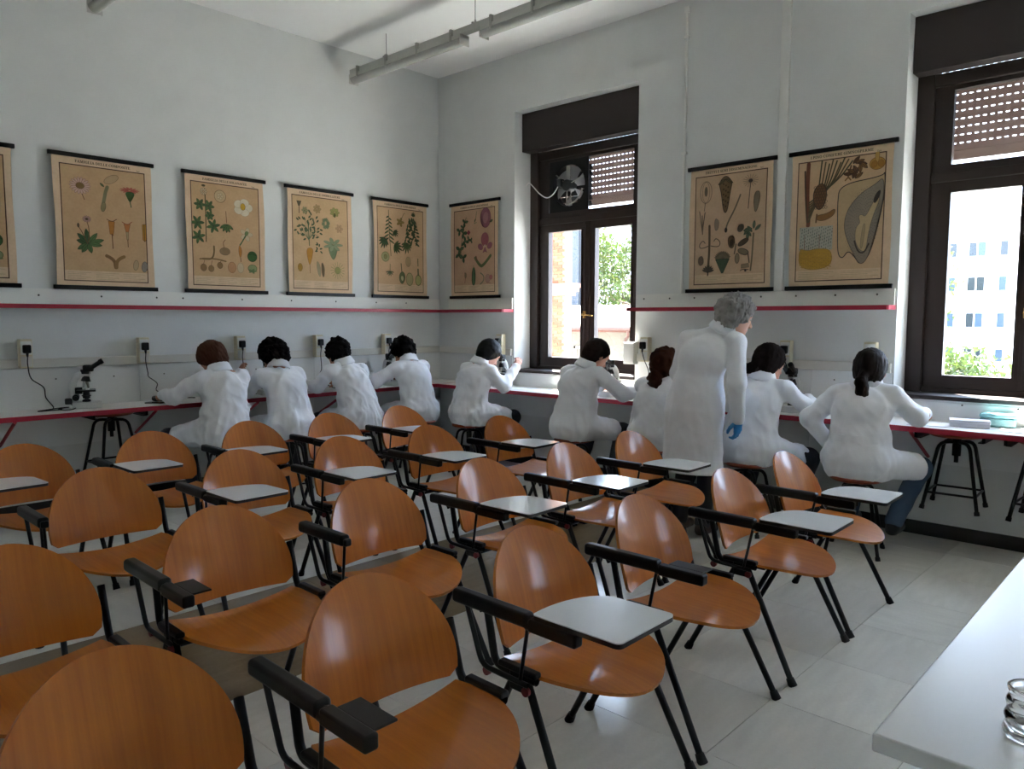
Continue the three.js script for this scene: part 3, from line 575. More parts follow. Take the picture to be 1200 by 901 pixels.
// ---------- white table and glass jar ----------
{
  const t = thing('white_table', 'white-topped table in the near right corner of the room', 'table', [0, 0, 0]);
  add('table_top', ext(-4.47, -2.67, 0.767, 0.8, 6.165, 6.965, 0.004), phys({ color: lin(0xeceeed), roughness: 0.3 }), t);
  add('apron', merge([ext(-4.38, -2.76, 0.69, 0.766, 6.25, 6.27), ext(-4.38, -2.76, 0.69, 0.766, 6.86, 6.88), ext(-4.38, -4.36, 0.69, 0.766, 6.27, 6.86), ext(-2.78, -2.76, 0.69, 0.766, 6.27, 6.86)]), M.galv, t);
  for (const [x, z] of [[-4.36, 6.27], [-2.78, 6.27], [-4.36, 6.86], [-2.78, 6.86]]) add('leg', ext(x - 0.018, x + 0.018, 0, 0.69, z - 0.018, z + 0.018, 0.003), M.galv, t);
  const j = thing('glass_jar', 'ribbed clear glass jar standing on the white table', 'jar', [-4.305, 0.8, 6.362]);
  const prof = [[0, 0.004], [0.03, 0.004]], outer = [];
  for (let k = 0; k <= 16; k++) { const y = 0.006 + k * 0.005; outer.push([0.037 - 0.005 * k / 16 + 0.0018 * Math.sin(k * 1.3), y]); }
  add('jar_wall', lathe([[0, 0.0005], [0.034, 0.0005], ...outer, [0.031, 0.088], [0.029, 0.087], [0.0295, 0.08], [0.033, 0.008], [0, 0.006]], 32), phys({ color: 0xffffff, transmission: 1, thickness: 0.003, roughness: 0.05, ior: 1.5 }), j);
}
// ---------- botanical wall charts: printed paper on two black rods ----------
const PW = 600, PH = 820;
function chartCanvas(title, corner, draw, tint, legendSplit) {
  const cv = document.createElement('canvas'); cv.width = PW; cv.height = PH;
  const c = cv.getContext('2d');
  c.fillStyle = '#e0c4a2'; c.fillRect(0, 0, PW, PH);
  c.fillStyle = tint; c.fillRect(42, 58, PW - 84, PH - 160);
  c.fillStyle = '#dcc09c'; c.fillRect(42, PH - 102, PW - 84, 64);
  c.strokeStyle = '#4c2f1e'; c.lineWidth = 6; c.strokeRect(42, 58, PW - 84, PH - 96);
  c.fillStyle = '#2c1d14'; c.font = 'bold 22px serif'; c.textAlign = 'center'; c.fillText(title, PW / 2, 42);
  c.font = '14px serif'; c.fillText(corner, PW - 80, 52);
  c.strokeStyle = 'rgba(110,85,60,0.55)'; c.lineWidth = 1.5;
  for (let k = 0; k < 5; k++) for (const [a, b] of legendSplit ? [[60, 280], [320, 540]] : [[60, 200], [230, 370], [400, 540]]) { c.beginPath(); c.moveTo(a, PH - 90 + k * 10); c.lineTo(b - 30 * ((k * 7) % 3), PH - 90 + k * 10); c.stroke(); }
  const d = {
    c,
    leaf(x, y, l, w, a, fill, line = '#33401f') {
      c.save(); c.translate(x, y); c.rotate(a); c.beginPath(); c.moveTo(0, 0); c.bezierCurveTo(l * 0.3, -w, l * 0.75, -w * 0.8, l, 0); c.bezierCurveTo(l * 0.75, w * 0.8, l * 0.3, w, 0, 0);
      c.fillStyle = fill; c.fill(); c.strokeStyle = line; c.lineWidth = 2.6; c.stroke(); c.beginPath(); c.moveTo(0, 0); c.lineTo(l * 0.92, 0); c.stroke(); c.restore();
    },
    line(pts, w, col) { c.beginPath(); c.moveTo(...pts[0]); for (let i = 1; i < pts.length - 1; i++) c.quadraticCurveTo(...pts[i], (pts[i][0] + pts[i + 1][0]) / 2, (pts[i][1] + pts[i + 1][1]) / 2); c.lineTo(...pts[pts.length - 1]); c.lineWidth = w * 1.25 + 0.8; c.strokeStyle = col; c.lineCap = 'round'; c.stroke(); },
    oval(x, y, rx, ry, a, fill, line, lw = 2) { c.beginPath(); c.ellipse(x, y, rx, ry, a, 0, Math.PI * 2); if (fill) { c.fillStyle = fill; c.fill(); } if (line) { c.strokeStyle = line; c.lineWidth = lw; c.stroke(); } },
    petals(x, y, r0, r1, n, w, fill, line, squash = 1) { for (let k = 0; k < n; k++) { const a = k / n * Math.PI * 2; c.save(); c.translate(x, y); c.scale(1, squash); c.rotate(a); c.beginPath(); c.ellipse((r0 + r1) / 2, 0, (r1 - r0) / 2, w, 0, 0, Math.PI * 2); c.fillStyle = fill; c.fill(); c.strokeStyle = line; c.lineWidth = 1.4; c.stroke(); c.restore(); } },
    poly(pts, fill, line, lw = 2) { c.beginPath(); pts.forEach((p, i) => (i ? c.lineTo(...p) : c.moveTo(...p))); c.closePath(); if (fill) { c.fillStyle = fill; c.fill(); } if (line) { c.strokeStyle = line; c.lineWidth = lw; c.stroke(); } },
    curve(pts, fill, line, lw = 2) { c.beginPath(); const m = (a, b) => [(a[0] + b[0]) / 2, (a[1] + b[1]) / 2]; const n = pts.length; c.moveTo(...m(pts[n - 1], pts[0])); pts.forEach((p, i) => c.quadraticCurveTo(...p, ...m(p, pts[(i + 1) % n]))); c.closePath(); if (fill) { c.fillStyle = fill; c.fill(); } if (line) { c.strokeStyle = line; c.lineWidth = lw; c.stroke(); } },
  };
  c.save(); c.translate(PW / 2, 390); c.scale(1.03, 1.03); c.translate(-PW / 2, -390); c.beginPath(); c.rect(46, 62, PW - 92, PH - 166); c.clip(); draw(d); c.restore();
  // mottled old paper
  const img = c.getImageData(0, 0, PW, PH), q = img.data;
  for (let y = 0; y < PH; y++) for (let x = 0; x < PW; x++) { const n = 7 * noise(x * 0.012, y * 0.012, title.length) + 5 * noise(x * 0.06, y * 0.06, 3), o = (y * PW + x) * 4; q[o] += n; q[o + 1] += n; q[o + 2] += n; }
  c.putImageData(img, 0, 0);
  const t = new THREE.CanvasTexture(cv); t.colorSpace = THREE.SRGBColorSpace; t.magFilter = THREE.LinearFilter;
  return t;
}
const G1 = '#4e6a38', G2 = '#3d5a33', G3 = '#6b7f4c', BR = '#6b4a2a', OR = '#b5782f';
const drawings = {
  daisy(d) {
    d.petals(160, 190, 22, 62, 18, 7, '#c9a894', '#7a5148', 0.85); d.oval(160, 190, 24, 18, 0, '#7b6030', BR); d.line([[170, 240], [182, 272]], 3, BR);
    d.line([[290, 300], [305, 220], [320, 180]], 16, '#7d7a56'); d.oval(345, 130, 48, 22, -0.5, '#b79a72', '#6c5a3c'); d.oval(292, 305, 14, 30, 0.2, '#8c8158', '#4f4730'); d.leaf(300, 180, 30, 8, -2.4, G3);
    d.petals(455, 185, 8, 62, 14, 7, '#b9604e', '#7c3a2e', 0.32); d.curve([[425, 195], [440, 235], [455, 262], [475, 232], [490, 195]], G1, G2); d.line([[456, 258], [462, 290]], 4, G2);
    for (const [a, l] of [[-2.9, 70], [-2.4, 85], [-1.7, 90], [-0.9, 85], [-0.3, 95], [0.1, 80], [2.6, 75], [2.2, 70], [1.3, 60]]) d.leaf(195, 540, l, 20, a, a > -1 ? G1 : G2);
    d.line([[195, 530], [205, 460], [190, 400]], 3, BR); d.petals(190, 390, 6, 26, 12, 4, '#b08c80', '#5c3b35', 0.8); d.oval(190, 390, 9, 7, 0, '#4b3b22'); d.line([[190, 540], [160, 470], [140, 440]], 3, BR); d.leaf(140, 445, 26, 9, -1.6, '#7a4f44');
    d.poly([[318, 390], [356, 392], [350, 450], [345, 480], [325, 470]], OR, BR); d.line([[338, 470], [340, 560]], 4, BR); d.line([[310, 380], [338, 396], [368, 376]], 3, BR);
    d.poly([[412, 400], [452, 400], [440, 450], [424, 450]], '#b9723c', BR); d.poly([[424, 450], [440, 450], [438, 500], [428, 500]], '#a9946c', BR); d.line([[433, 500], [434, 545]], 3, BR); d.line([[402, 388], [432, 410], [462, 384]], 3, '#8f4d2c');
    d.poly([[526, 395], [550, 392], [550, 490], [540, 505], [528, 492]], '#b5812a', '#5e4016'); d.line([[538, 392], [538, 500]], 2, '#5e4016');
    d.line([[300, 610], [345, 628], [352, 680]], 16, '#7d5c34'); d.line([[405, 610], [362, 628], [356, 680]], 16, '#8a6a3c');
    d.oval(478, 660, 16, 32, 0.15, '#b39b74', '#5f4d34'); d.oval(532, 668, 18, 34, 0.1, '#8b8174', '#4a4038');
  },
  potato(d) {
    d.line([[150, 110], [152, 260], [150, 470]], 5, '#4d4326'); for (const [x, y, s] of [[110, 220, 1], [175, 225, 1], [180, 290, 0.8], [90, 345, 1.2], [205, 360, 1.2], [95, 440, 1.2]]) for (let k = 0; k < 6; k++) d.leaf(x, y, 42 * s, 14, k * 1.05 + x, k % 2 ? G1 : G2);
    d.petals(140, 130, 5, 26, 8, 7, '#c2ac88', '#6b5434'); d.oval(140, 90, 14, 8, 0, '#4d4326');
    d.oval(260, 150, 42, 42, 0, '#c3ab82', '#6b5434', 3); d.petals(260, 150, 6, 24, 5, 9, '#cbb891', '#7f6a48');
    d.petals(430, 210, 14, 74, 5, 34, '#d8ceb4', '#9c8a66', 0.85); d.oval(430, 205, 18, 24, 0, '#c09a2e', '#7a5a18');
    d.line([[300, 250], [304, 330]], 3, BR); for (const a of [0.6, 1.2, 1.6, 2.1, 2.6]) d.leaf(304, 340, 58, 14, a, G1);
    d.petals(450, 400, 8, 50, 5, 15, '#c4b38e', '#8b7a55'); d.line([[450, 400], [420, 450], [400, 478]], 6, G2); d.oval(452, 392, 12, 16, 0.5, G3, G2);
    d.oval(285, 530, 38, 26, 0, '#8a6f4c', '#4e3a24'); d.line([[280, 505], [270, 470], [290, 450]], 3, BR); d.curve([[395, 470], [418, 520], [400, 580], [386, 520]], OR, BR); d.line([[402, 570], [404, 595]], 4, BR);
    d.oval(492, 555, 36, 36, 0, '#40622f', '#24391b', 3); d.line([[460, 545], [492, 530], [524, 548]], 2, '#24391b'); d.oval(492, 640, 34, 26, 0, '#8b9564', '#3f4f28', 3); d.petals(492, 660, 4, 34, 5, 8, G3, G2, 0.5);
    d.line([[205, 500], [210, 590], [120, 590]], 9, '#6c5630'); d.line([[100, 592], [200, 582], [290, 600]], 7, '#7d6238'); for (const [x, y, r] of [[125, 650, 22], [180, 655, 20], [245, 630, 20]]) { d.oval(x, y, r, r * 1.1, 0, '#8a6b42', '#4b351d'); d.line([[x, y - r], [x + 8, 600]], 2, BR); }
    d.oval(335, 640, 30, 38, 0, '#b98a5e', '#74502e'); d.oval(400, 640, 24, 36, 0, '#c4b08c', '#8d7a58');
  },
  carrot(d) {
    d.line([[185, 250], [190, 340], [195, 440]], 5, '#4f5a30'); for (let k = 0; k < 46; k++) { const a = -2.9 + (k % 23) / 22 * 2.7, r = 40 + ((k * 37) % 150); d.leaf(190 + r * Math.cos(a) * 0.62, 400 + r * Math.sin(a) * 1.15, 26, 8, a + (k % 3 - 1) * 0.7, k % 2 ? '#69795a' : '#57694a'); }
    for (let k = 0; k < 9; k++) d.line([[190, 400], [190 + 40 * Math.cos(-2.9 + k * 0.34), 340], [190 + 95 * Math.cos(-2.9 + k * 0.34), 400 + 160 * Math.sin(-2.9 + k * 0.34)]], 1.6, '#57694a');
    for (let k = 0; k < 8; k++) d.leaf(250 + k * 6, 430 + (k % 4) * 16, 24, 7, k, '#57694a');
    d.curve([[165, 460], [232, 455], [215, 540], [195, 600], [178, 545]], '#b9832a', '#6d4a16'); d.line([[196, 590], [197, 650]], 3, '#7a5a24');
    d.poly([[90, 110], [130, 110], [116, 145], [104, 145]], '#5b5138', '#3c3524'); d.line([[110, 140], [110, 200]], 4, '#3c3524'); d.petals(160, 175, 5, 28, 6, 8, '#8f8a62', '#5d5a3a'); d.petals(270, 155, 5, 36, 7, 9, '#a58a5c', '#75603a');
    d.petals(430, 165, 6, 46, 7, 13, '#949153', '#5e5f2c', 0.8); d.oval(430, 190, 10, 16, 0, '#55562a'); for (let k = 0; k < 8; k++) d.petals(345 + 22 * Math.cos(k), 260 + 30 * Math.sin(k), 2, 16, 5, 5, '#7c8a66', '#55654a');
    d.petals(470, 290, 6, 36, 6, 9, '#b08f68', '#8d6e4a'); d.curve([[360, 440], [400, 410], [455, 440], [430, 520], [410, 540], [385, 510]], '#71805a', '#44543a'); d.petals(408, 420, 10, 92, 7, 17, '#8a9570', '#586548', 0.6);
    d.oval(110, 610, 20, 30, 0, '#a57d2c', '#6d5018'); d.curve([[255, 540], [295, 600], [290, 690], [262, 640]], '#9a8f6a', '#6a6244'); d.curve([[300, 550], [330, 600], [322, 690], [300, 650]], '#5d4c2c', '#3c301a'); for (let k = 0; k < 16; k++) d.line([[450, 620], [450 + 66 * Math.cos(k * 0.393), 620 + 66 * Math.sin(k * 0.393)]], 2.4, '#8a8a4c'); d.oval(450, 620, 26, 26, 0, '#8b8b4a', '#5c5d2c');
  },
  hemp(d) {
    const fan = (x, y, s, a0, col) => { for (let k = -3; k <= 3; k++) d.leaf(x, y, s * (1 - Math.abs(k) * 0.12), s * 0.11, a0 + k * 0.36, col); };
    d.line([[170, 90], [172, 250], [190, 470]], 4, '#46512c'); for (let k = 0; k < 14; k++) d.leaf(170, 140 + k * 15, 30 + k * 3, 8, k % 2 ? 0.5 : 2.6, k % 3 ? G1 : G2);
    fan(130, 330, 95, 2.1, G2); fan(225, 380, 100, 0.4, G1); fan(225, 260, 60, 0.8, G2);
    for (let k = 0; k < 60; k++) { const t = k / 60; d.leaf(420 + 70 * Math.sin(k * 2.4) * (0.4 + t * 0.6), 130 + t * 230, 38, 10, 1.2 + Math.sin(k * 3.1), k % 2 ? G2 : '#34492a'); } fan(370, 350, 100, 1.8, G1); fan(440, 120, 40, -1.5, G1);
    d.petals(295, 180, 4, 44, 5, 11, '#8f7a3c', '#5c4c20', 0.9); d.line([[300, 170], [330, 110], [345, 100]], 3, '#6a6038');
    d.oval(130, 480, 40, 40, 0, '#a3a070', '#6c6e42', 4); d.oval(130, 480, 16, 18, 0, '#8a8452', '#55582e', 3); d.line([[180, 540], [178, 620]], 4, '#5b6238'); for (let k = 0; k < 6; k++) d.leaf(178, 600, 42, 6, 0.2 + k * 0.55, '#8f9468');
    d.oval(380, 510, 28, 42, 0, '#b59c72', '#8d7a58', 3); d.line([[300, 530], [308, 600]], 6, '#4d5530'); d.curve([[280, 620], [320, 590], [352, 640], [318, 710], [280, 680]], '#56623a', '#2f3a1c', 4); d.curve([[300, 630], [330, 640], [322, 680], [300, 670]], '#b5b088', null);
    d.oval(395, 660, 38, 54, 0, '#a89c70', '#5c6238', 5); d.line([[490, 480], [492, 540]], 7, '#5c6238'); d.line([[492, 570], [494, 620]], 12, '#4d5530'); d.oval(494, 665, 32, 44, 0, '#a5a062', '#444c22', 6);
  },
  pea(d) {
    d.line([[200, 130], [150, 260], [130, 470]], 4, '#3f4f30'); for (const [x, y, s] of [[185, 170, 40], [160, 210, 34], [120, 240, 44], [165, 260, 50], [190, 330, 44], [120, 400, 54], [175, 350, 40], [110, 440, 50], [160, 470, 48], [230, 320, 34], [260, 330, 26]]) for (const a of [0.2, 2.4, 4.2]) d.leaf(x, y, s, s * 0.4, a + x * 0.1, a > 2 ? '#3f5a3e' : '#55694a');
    d.petals(230, 260, 2, 20, 4, 9, '#8d3b44', '#5c2630'); d.line([[330, 90], [320, 150], [300, 190]], 3, G2); d.leaf(320, 150, 30, 8, 2.2, G3); d.line([[300, 190], [330, 180]], 3, G3);
    d.oval(440, 150, 62, 82, 0, '#8a5560', '#5c2f3c', 3); d.oval(440, 150, 34, 50, 0.2, '#a06e74', '#6d3c48', 2); d.leaf(490, 190, 40, 14, -0.4, '#5a6444');
    d.oval(430, 330, 46, 56, 0, '#97555c', '#66323c', 2); d.oval(375, 390, 32, 24, 0.5, '#97606a', '#66323c', 2); d.oval(490, 385, 32, 24, -0.5, '#8d525e', '#66323c', 2); d.poly([[430, 390], [455, 440], [430, 430], [405, 440]], '#97606a', '#66323c'); d.oval(430, 385, 12, 12, 0, '#c9b39a', null);
    d.line([[310, 480], [370, 560], [420, 540], [500, 470]], 20, '#5f6b40'); d.line([[320, 470], [330, 500]], 12, '#75583c');
    d.curve([[275, 560], [310, 560], [315, 690], [290, 720], [268, 690]], '#3c5a34', '#22361c', 3); d.line([[290, 545], [290, 710]], 4, '#7f9460'); d.line([[375, 610], [420, 630], [415, 680], [375, 705]], 7, '#74785a'); d.line([[180, 600], [190, 650], [180, 690]], 4, '#9a5a50'); d.oval(190, 625, 12, 24, 0, '#8d7a5c', '#6b5a3c');
    d.oval(465, 660, 30, 36, 0, '#b08a78', '#8d5a4c', 2); d.oval(505, 650, 18, 20, 0, '#b5706a', '#8d4a44', 2); d.line([[450, 690], [500, 700]], 3, '#8d5a4c');
  },
  seeds(d) {
    const K = '#5a4c3c', D = '#33291f';
    d.oval(125, 170, 42, 70, 0, null, K, 3); d.oval(125, 170, 26, 66, 0, null, K, 2); d.oval(125, 165, 10, 30, 0, '#6d5f4a', K); d.line([[120, 240], [115, 290]], 3, K);
    d.curve([[215, 120], [265, 70], [315, 120], [300, 180], [285, 290], [268, 320], [250, 290], [235, 180]], '#6e5a3c', D, 4); for (let k = 0; k < 14; k++) d.oval(252 + (k % 3) * 16, 130 + k * 11, 6, 6, 0, '#46361f', null); d.leaf(265, 100, 60, 14, 0.5, '#5c5636', D); d.leaf(265, 100, 60, 14, 2.6, '#5c5636', D);
    for (let k = 0; k < 16; k++) d.line([[440, 130], [440 + 52 * Math.cos(k * 0.39), 130 + 40 * Math.sin(k * 0.39)]], 1.5, '#7a6a54'); d.oval(440, 130, 14, 12, 0, D); d.line([[440, 140], [428, 300]], 4, K); d.curve([[470, 200], [510, 200], [500, 290], [478, 340], [465, 280]], '#8a7a64', K, 3);
    d.line([[372, 210], [340, 290], [285, 380], [275, 420]], 8, '#6d5f4a'); d.oval(275, 425, 10, 16, 0, D); d.line([[80, 290], [95, 380], [105, 440]], 4, K); d.line([[120, 300], [108, 380], [105, 440]], 4, D); d.line([[100, 320], [105, 440]], 6, '#6d5a44'); d.curve([[195, 340], [225, 360], [222, 410], [200, 430], [190, 390]], '#8a7a66', K);
    d.line([[155, 390], [160, 540], [150, 690]], 12, '#5c4a34'); d.line([[150, 520], [95, 540], [80, 510], [110, 480], [125, 500]], 4, K); d.line([[170, 520], [225, 535], [240, 500], [205, 470], [190, 490]], 4, K); for (let k = 0; k < 8; k++) d.leaf(152, 690, 44, 8, -2.8 + k * 0.36, '#5f5038', D); d.line([[152, 690], [150, 720]], 6, D);
    d.curve([[80, 590], [110, 580], [120, 630], [95, 650], [78, 630]], '#6d5a46', D); for (let k = 0; k < 14; k++) d.leaf(255, 620, 62, 10, -2.75 + k * 0.18, '#7c7458', K); d.poly([[205, 610], [305, 610], [262, 700], [250, 700]], '#3c4c38', '#26301f', 3);
    d.curve([[290, 470], [330, 460], [345, 510], [325, 550], [295, 530]], '#6a5438', D, 3); d.oval(318, 510, 14, 24, 0.2, '#3d2e1c'); d.oval(380, 420, 20, 26, 0.6, '#4a3c2a', D); for (let k = 0; k < 8; k++) d.leaf(410 + k * 10, 430 + (k % 3) * 10, 50, 14, k * 0.8, '#5d6a54', '#33402c'); d.line([[470, 460], [465, 600], [455, 690]], 8, '#6d5f46');
    d.oval(400, 510, 40, 16, -0.5, '#4e3e2c', D, 4); d.oval(402, 570, 38, 18, 0.3, '#7c6d54', D, 4); d.oval(360, 610, 15, 32, 0, '#8a7a60', K, 4); d.line([[350, 520], [340, 580]], 6, K); d.line([[435, 580], [445, 640]], 6, K); d.poly([[390, 650], [440, 645], [445, 670], [390, 675]], '#8a7a60', K); d.line([[385, 690], [395, 680], [440, 685]], 4, K); d.oval(420, 690, 8, 8, 0, D);
  },
  pine(d) {
    const c = d.c;
    d.line([[110, 80], [105, 250], [120, 400], [118, 440]], 18, '#6b3a24'); d.line([[90, 120], [100, 300], [112, 420]], 8, '#4a3322'); for (let k = 0; k < 9; k++) d.line([[120, 420 - k * 14], [170 + k * 14, 300 - k * 12], [190 + k * 22, 70 + (k % 3) * 12]], 6, k % 2 ? '#5c4a2e' : '#46412a');
    d.curve([[160, 215], [200, 195], [228, 250], [215, 330], [180, 360], [150, 320], [142, 260]], '#6a4a2c', '#33231a', 4); for (let r = 0; r < 8; r++) for (let k = 0; k < 5; k++) d.oval(155 + k * 15 + (r % 2) * 7, 222 + r * 17, 8, 7, 0, null, '#33231a', 2);
    for (let k = 0; k < 14; k++) d.leaf(370 + (k % 4) * 14, 110 + Math.floor(k / 4) * 28, 52, 15, k * 0.5 - 0.8, k % 2 ? '#7d5a30' : '#5e3f24', '#3c2818'); d.line([[330, 200], [345, 180], [360, 200]], 6, '#7d5a30'); d.line([[345, 180], [360, 120]], 6, '#5e3f24');
    d.oval(505, 125, 42, 34, 0, '#b8873a', '#7a5520', 3); d.curve([[490, 60], [505, 30], [515, 60], [512, 120], [495, 120]], '#c49a54', '#7a5520'); d.oval(488, 128, 16, 20, 0.3, '#a5722c', '#7a5520'); d.oval(525, 128, 16, 20, -0.3, '#a5722c', '#7a5520');
    d.curve([[165, 385], [230, 380], [280, 350], [275, 390], [220, 420], [170, 415]], '#8a6434', '#50381c', 3); d.line([[170, 380], [166, 425]], 7, '#6b4a28');
    c.fillStyle = '#b4b0a0'; c.fillRect(68, 450, 200, 140); for (let k = 0; k < 220; k++) { c.fillStyle = k % 3 ? '#6f7a70' : '#4a524c'; c.fillRect(70 + ((k * 73) % 194), 452 + ((k * 47) % 132), 5, 5); } for (const x of [100, 190]) d.line([[x, 500], [x, 590]], 2, '#7a4a3c');
    d.curve([[68, 570], [110, 592], [180, 580], [268, 588], [268, 700], [68, 705]], '#b58c30', '#8a6420', 2); for (let k = 0; k < 260; k++) { c.fillStyle = k % 2 ? '#caa048' : '#8a6220'; c.fillRect(72 + ((k * 61) % 190), 600 + ((k * 37) % 98), 6, 4); }
    d.curve([[300, 220], [540, 200], [548, 170], [552, 300], [520, 480], [480, 640], [430, 690], [400, 640], [360, 600], [330, 650], [300, 620], [296, 460], [290, 320]], '#c0a47c', '#2e251e', 5);
    d.curve([[500, 240], [545, 200], [545, 330], [510, 500], [470, 660], [430, 690], [395, 630], [360, 560], [330, 470], [345, 370], [420, 280]], '#8f8372', '#4c443a', 3); for (let k = 0; k < 420; k++) { const a = k * 2.399, r = Math.sqrt(k / 420); c.fillStyle = '#5e564c'; c.fillRect(435 + 95 * r * Math.cos(a), 450 + 200 * r * Math.sin(a) - 40 * Math.cos(a) * r, 3, 3); }
    d.curve([[510, 300], [530, 320], [490, 420], [470, 520], [460, 620], [420, 600], [395, 540], [400, 470], [425, 450], [410, 410], [430, 400], [450, 420], [480, 360]], '#c0a880', '#6d6252', 3); d.curve([[440, 450], [455, 460], [440, 600], [425, 590]], '#a8946e', '#6d6252', 2); d.curve([[505, 290], [530, 270], [525, 310], [500, 350], [490, 330]], '#2c241d', '#2c241d'); d.line([[395, 550], [410, 610], [450, 625], [475, 570]], 6, '#3c332a');
    d.line([[300, 740], [300, 780]], 2, '#7a5a3c');
  },
};
const tintL = '#c8a47a', tintR = '#cfae88';
const charts = [
  // label, title, drawing, tint
  ['leftmost wall chart, cut off by the picture edge', '', 'potato', tintL, [-4.53, 0], 'L'],
  ['botanical wall chart with a daisy plant and its flower heads', 'FAMIGLIA DELLE COMPOSITE', 'daisy', tintL, [-3.543, 0], 'L'],
  ['botanical wall chart with a potato plant and white flower', 'FAMIGLIA DELLE SOLANACEE', 'potato', tintL, [-2.54, 0], 'L'],
  ['botanical wall chart with a carrot plant and its umbel flowers', 'FAMIGLIA DELLE OMBRELLIFERE', 'carrot', '#ccaa80', [-1.572, 0], 'L'],
  ['botanical wall chart with two hemp sprays, next to the room corner', 'FAMIGLIA DELLE CANNABINEE', 'hemp', '#cda982', [-0.58, 0], 'L'],
  ['botanical wall chart with a pea plant and pink blossoms', 'FAMIGLIA DELLE LEGUMINOSE', 'pea', '#c8a282', [0, 0.606], 'R'],
  ['brown wall chart of seeds and fruits above the grey-haired person', 'FRUTTI E SEMI DISSEMINAZIONE', 'seeds', '#cbab8a', [0, 3.58], 'R'],
  ['wall chart with a pine cone and a large seed section', 'I PINO CONIFERE GIMNOSPERME', 'pine', tintR, [0, 4.448], 'R'],
];
const rodGeo = (w) => { const g = cbox(w, 0.032, 0.024, 0, 0, 0, 0.004); return g; };
charts.forEach(([label, title, art, tint, [x, z], side], k) => {
  const t = thing('wall_chart', label, 'chart', side === 'L' ? [x, 1.728, 0.0188] : [-0.0188, 1.728, z], side === 'L' ? 0 : -Math.PI / 2, 'botanical wall charts');
  const tex = chartCanvas(title, title ? 'Tav.' : '', drawings[art], tint, side === 'R' && k > 5);
  const wob = k * 1.7, w = 0.722, h = 1.0;
  const paper = sheet((u, v) => [(u - 0.5) * w + 0.004 * Math.sin(v * 7 + wob) * (u - 0.5) * 2, 0.02 + v * h, 0.016 + 0.004 * Math.sin(u * 4 + wob) * Math.sin(v * Math.PI) + 0.006 * Math.sin(v * Math.PI) * Math.abs(2 * u - 1) ** 3], 12, 16, 0.0012, (p) => [(p.x + w / 2) / w, (p.y - 0.02) / h]);
  add('paper', paper, std({ map: tex, roughness: 0.9, side: THREE.DoubleSide }), t);
  add('rod', rodGeo(0.775), M.black, t).position.set(0, 0.014, 0.016);
  add('rod', rodGeo(0.775), M.black, t).position.set(0, 1.022, 0.016);
});
// ---------- people: distance fields turned into smooth meshes ----------
const smin = (a, b, k) => { const h = Math.max(0, k - Math.abs(a - b)) / k; return Math.min(a, b) - h * h * k * 0.25; };
const smax = (a, b, k) => -smin(-a, -b, k);
// tapered capsule between two joints, optionally wider along x about x0
function cone(a, b, r1, r2, sx = 1, cx = 0) {
  const ax = cx + (a[0] - cx) / sx, bx = cx + (b[0] - cx) / sx, dx = bx - ax, dy = b[1] - a[1], dz = b[2] - a[2], L = dx * dx + dy * dy + dz * dz || 1e-9;
  return (x, y, z) => { const px = cx + (x - cx) / sx - ax, py = y - a[1], pz = z - a[2]; const t = Math.max(0, Math.min(1, (px * dx + py * dy + pz * dz) / L)); return Math.hypot(px - t * dx, py - t * dy, pz - t * dz) - r1 - (r2 - r1) * t; };
}
function oval(c, r) {
  return (x, y, z) => { const px = x - c[0], py = y - c[1], pz = z - c[2]; const k0 = Math.hypot(px / r[0], py / r[1], pz / r[2]), k1 = Math.hypot(px / (r[0] * r[0]), py / (r[1] * r[1]), pz / (r[2] * r[2])); return k1 < 1e-9 ? -Math.min(...r) : k0 * (k0 - 1) / k1; };
}
const blend = (list, k) => (x, y, z) => { let d = list[0](x, y, z); for (let i = 1; i < list.length; i++) d = smin(d, list[i](x, y, z), k); return d; };
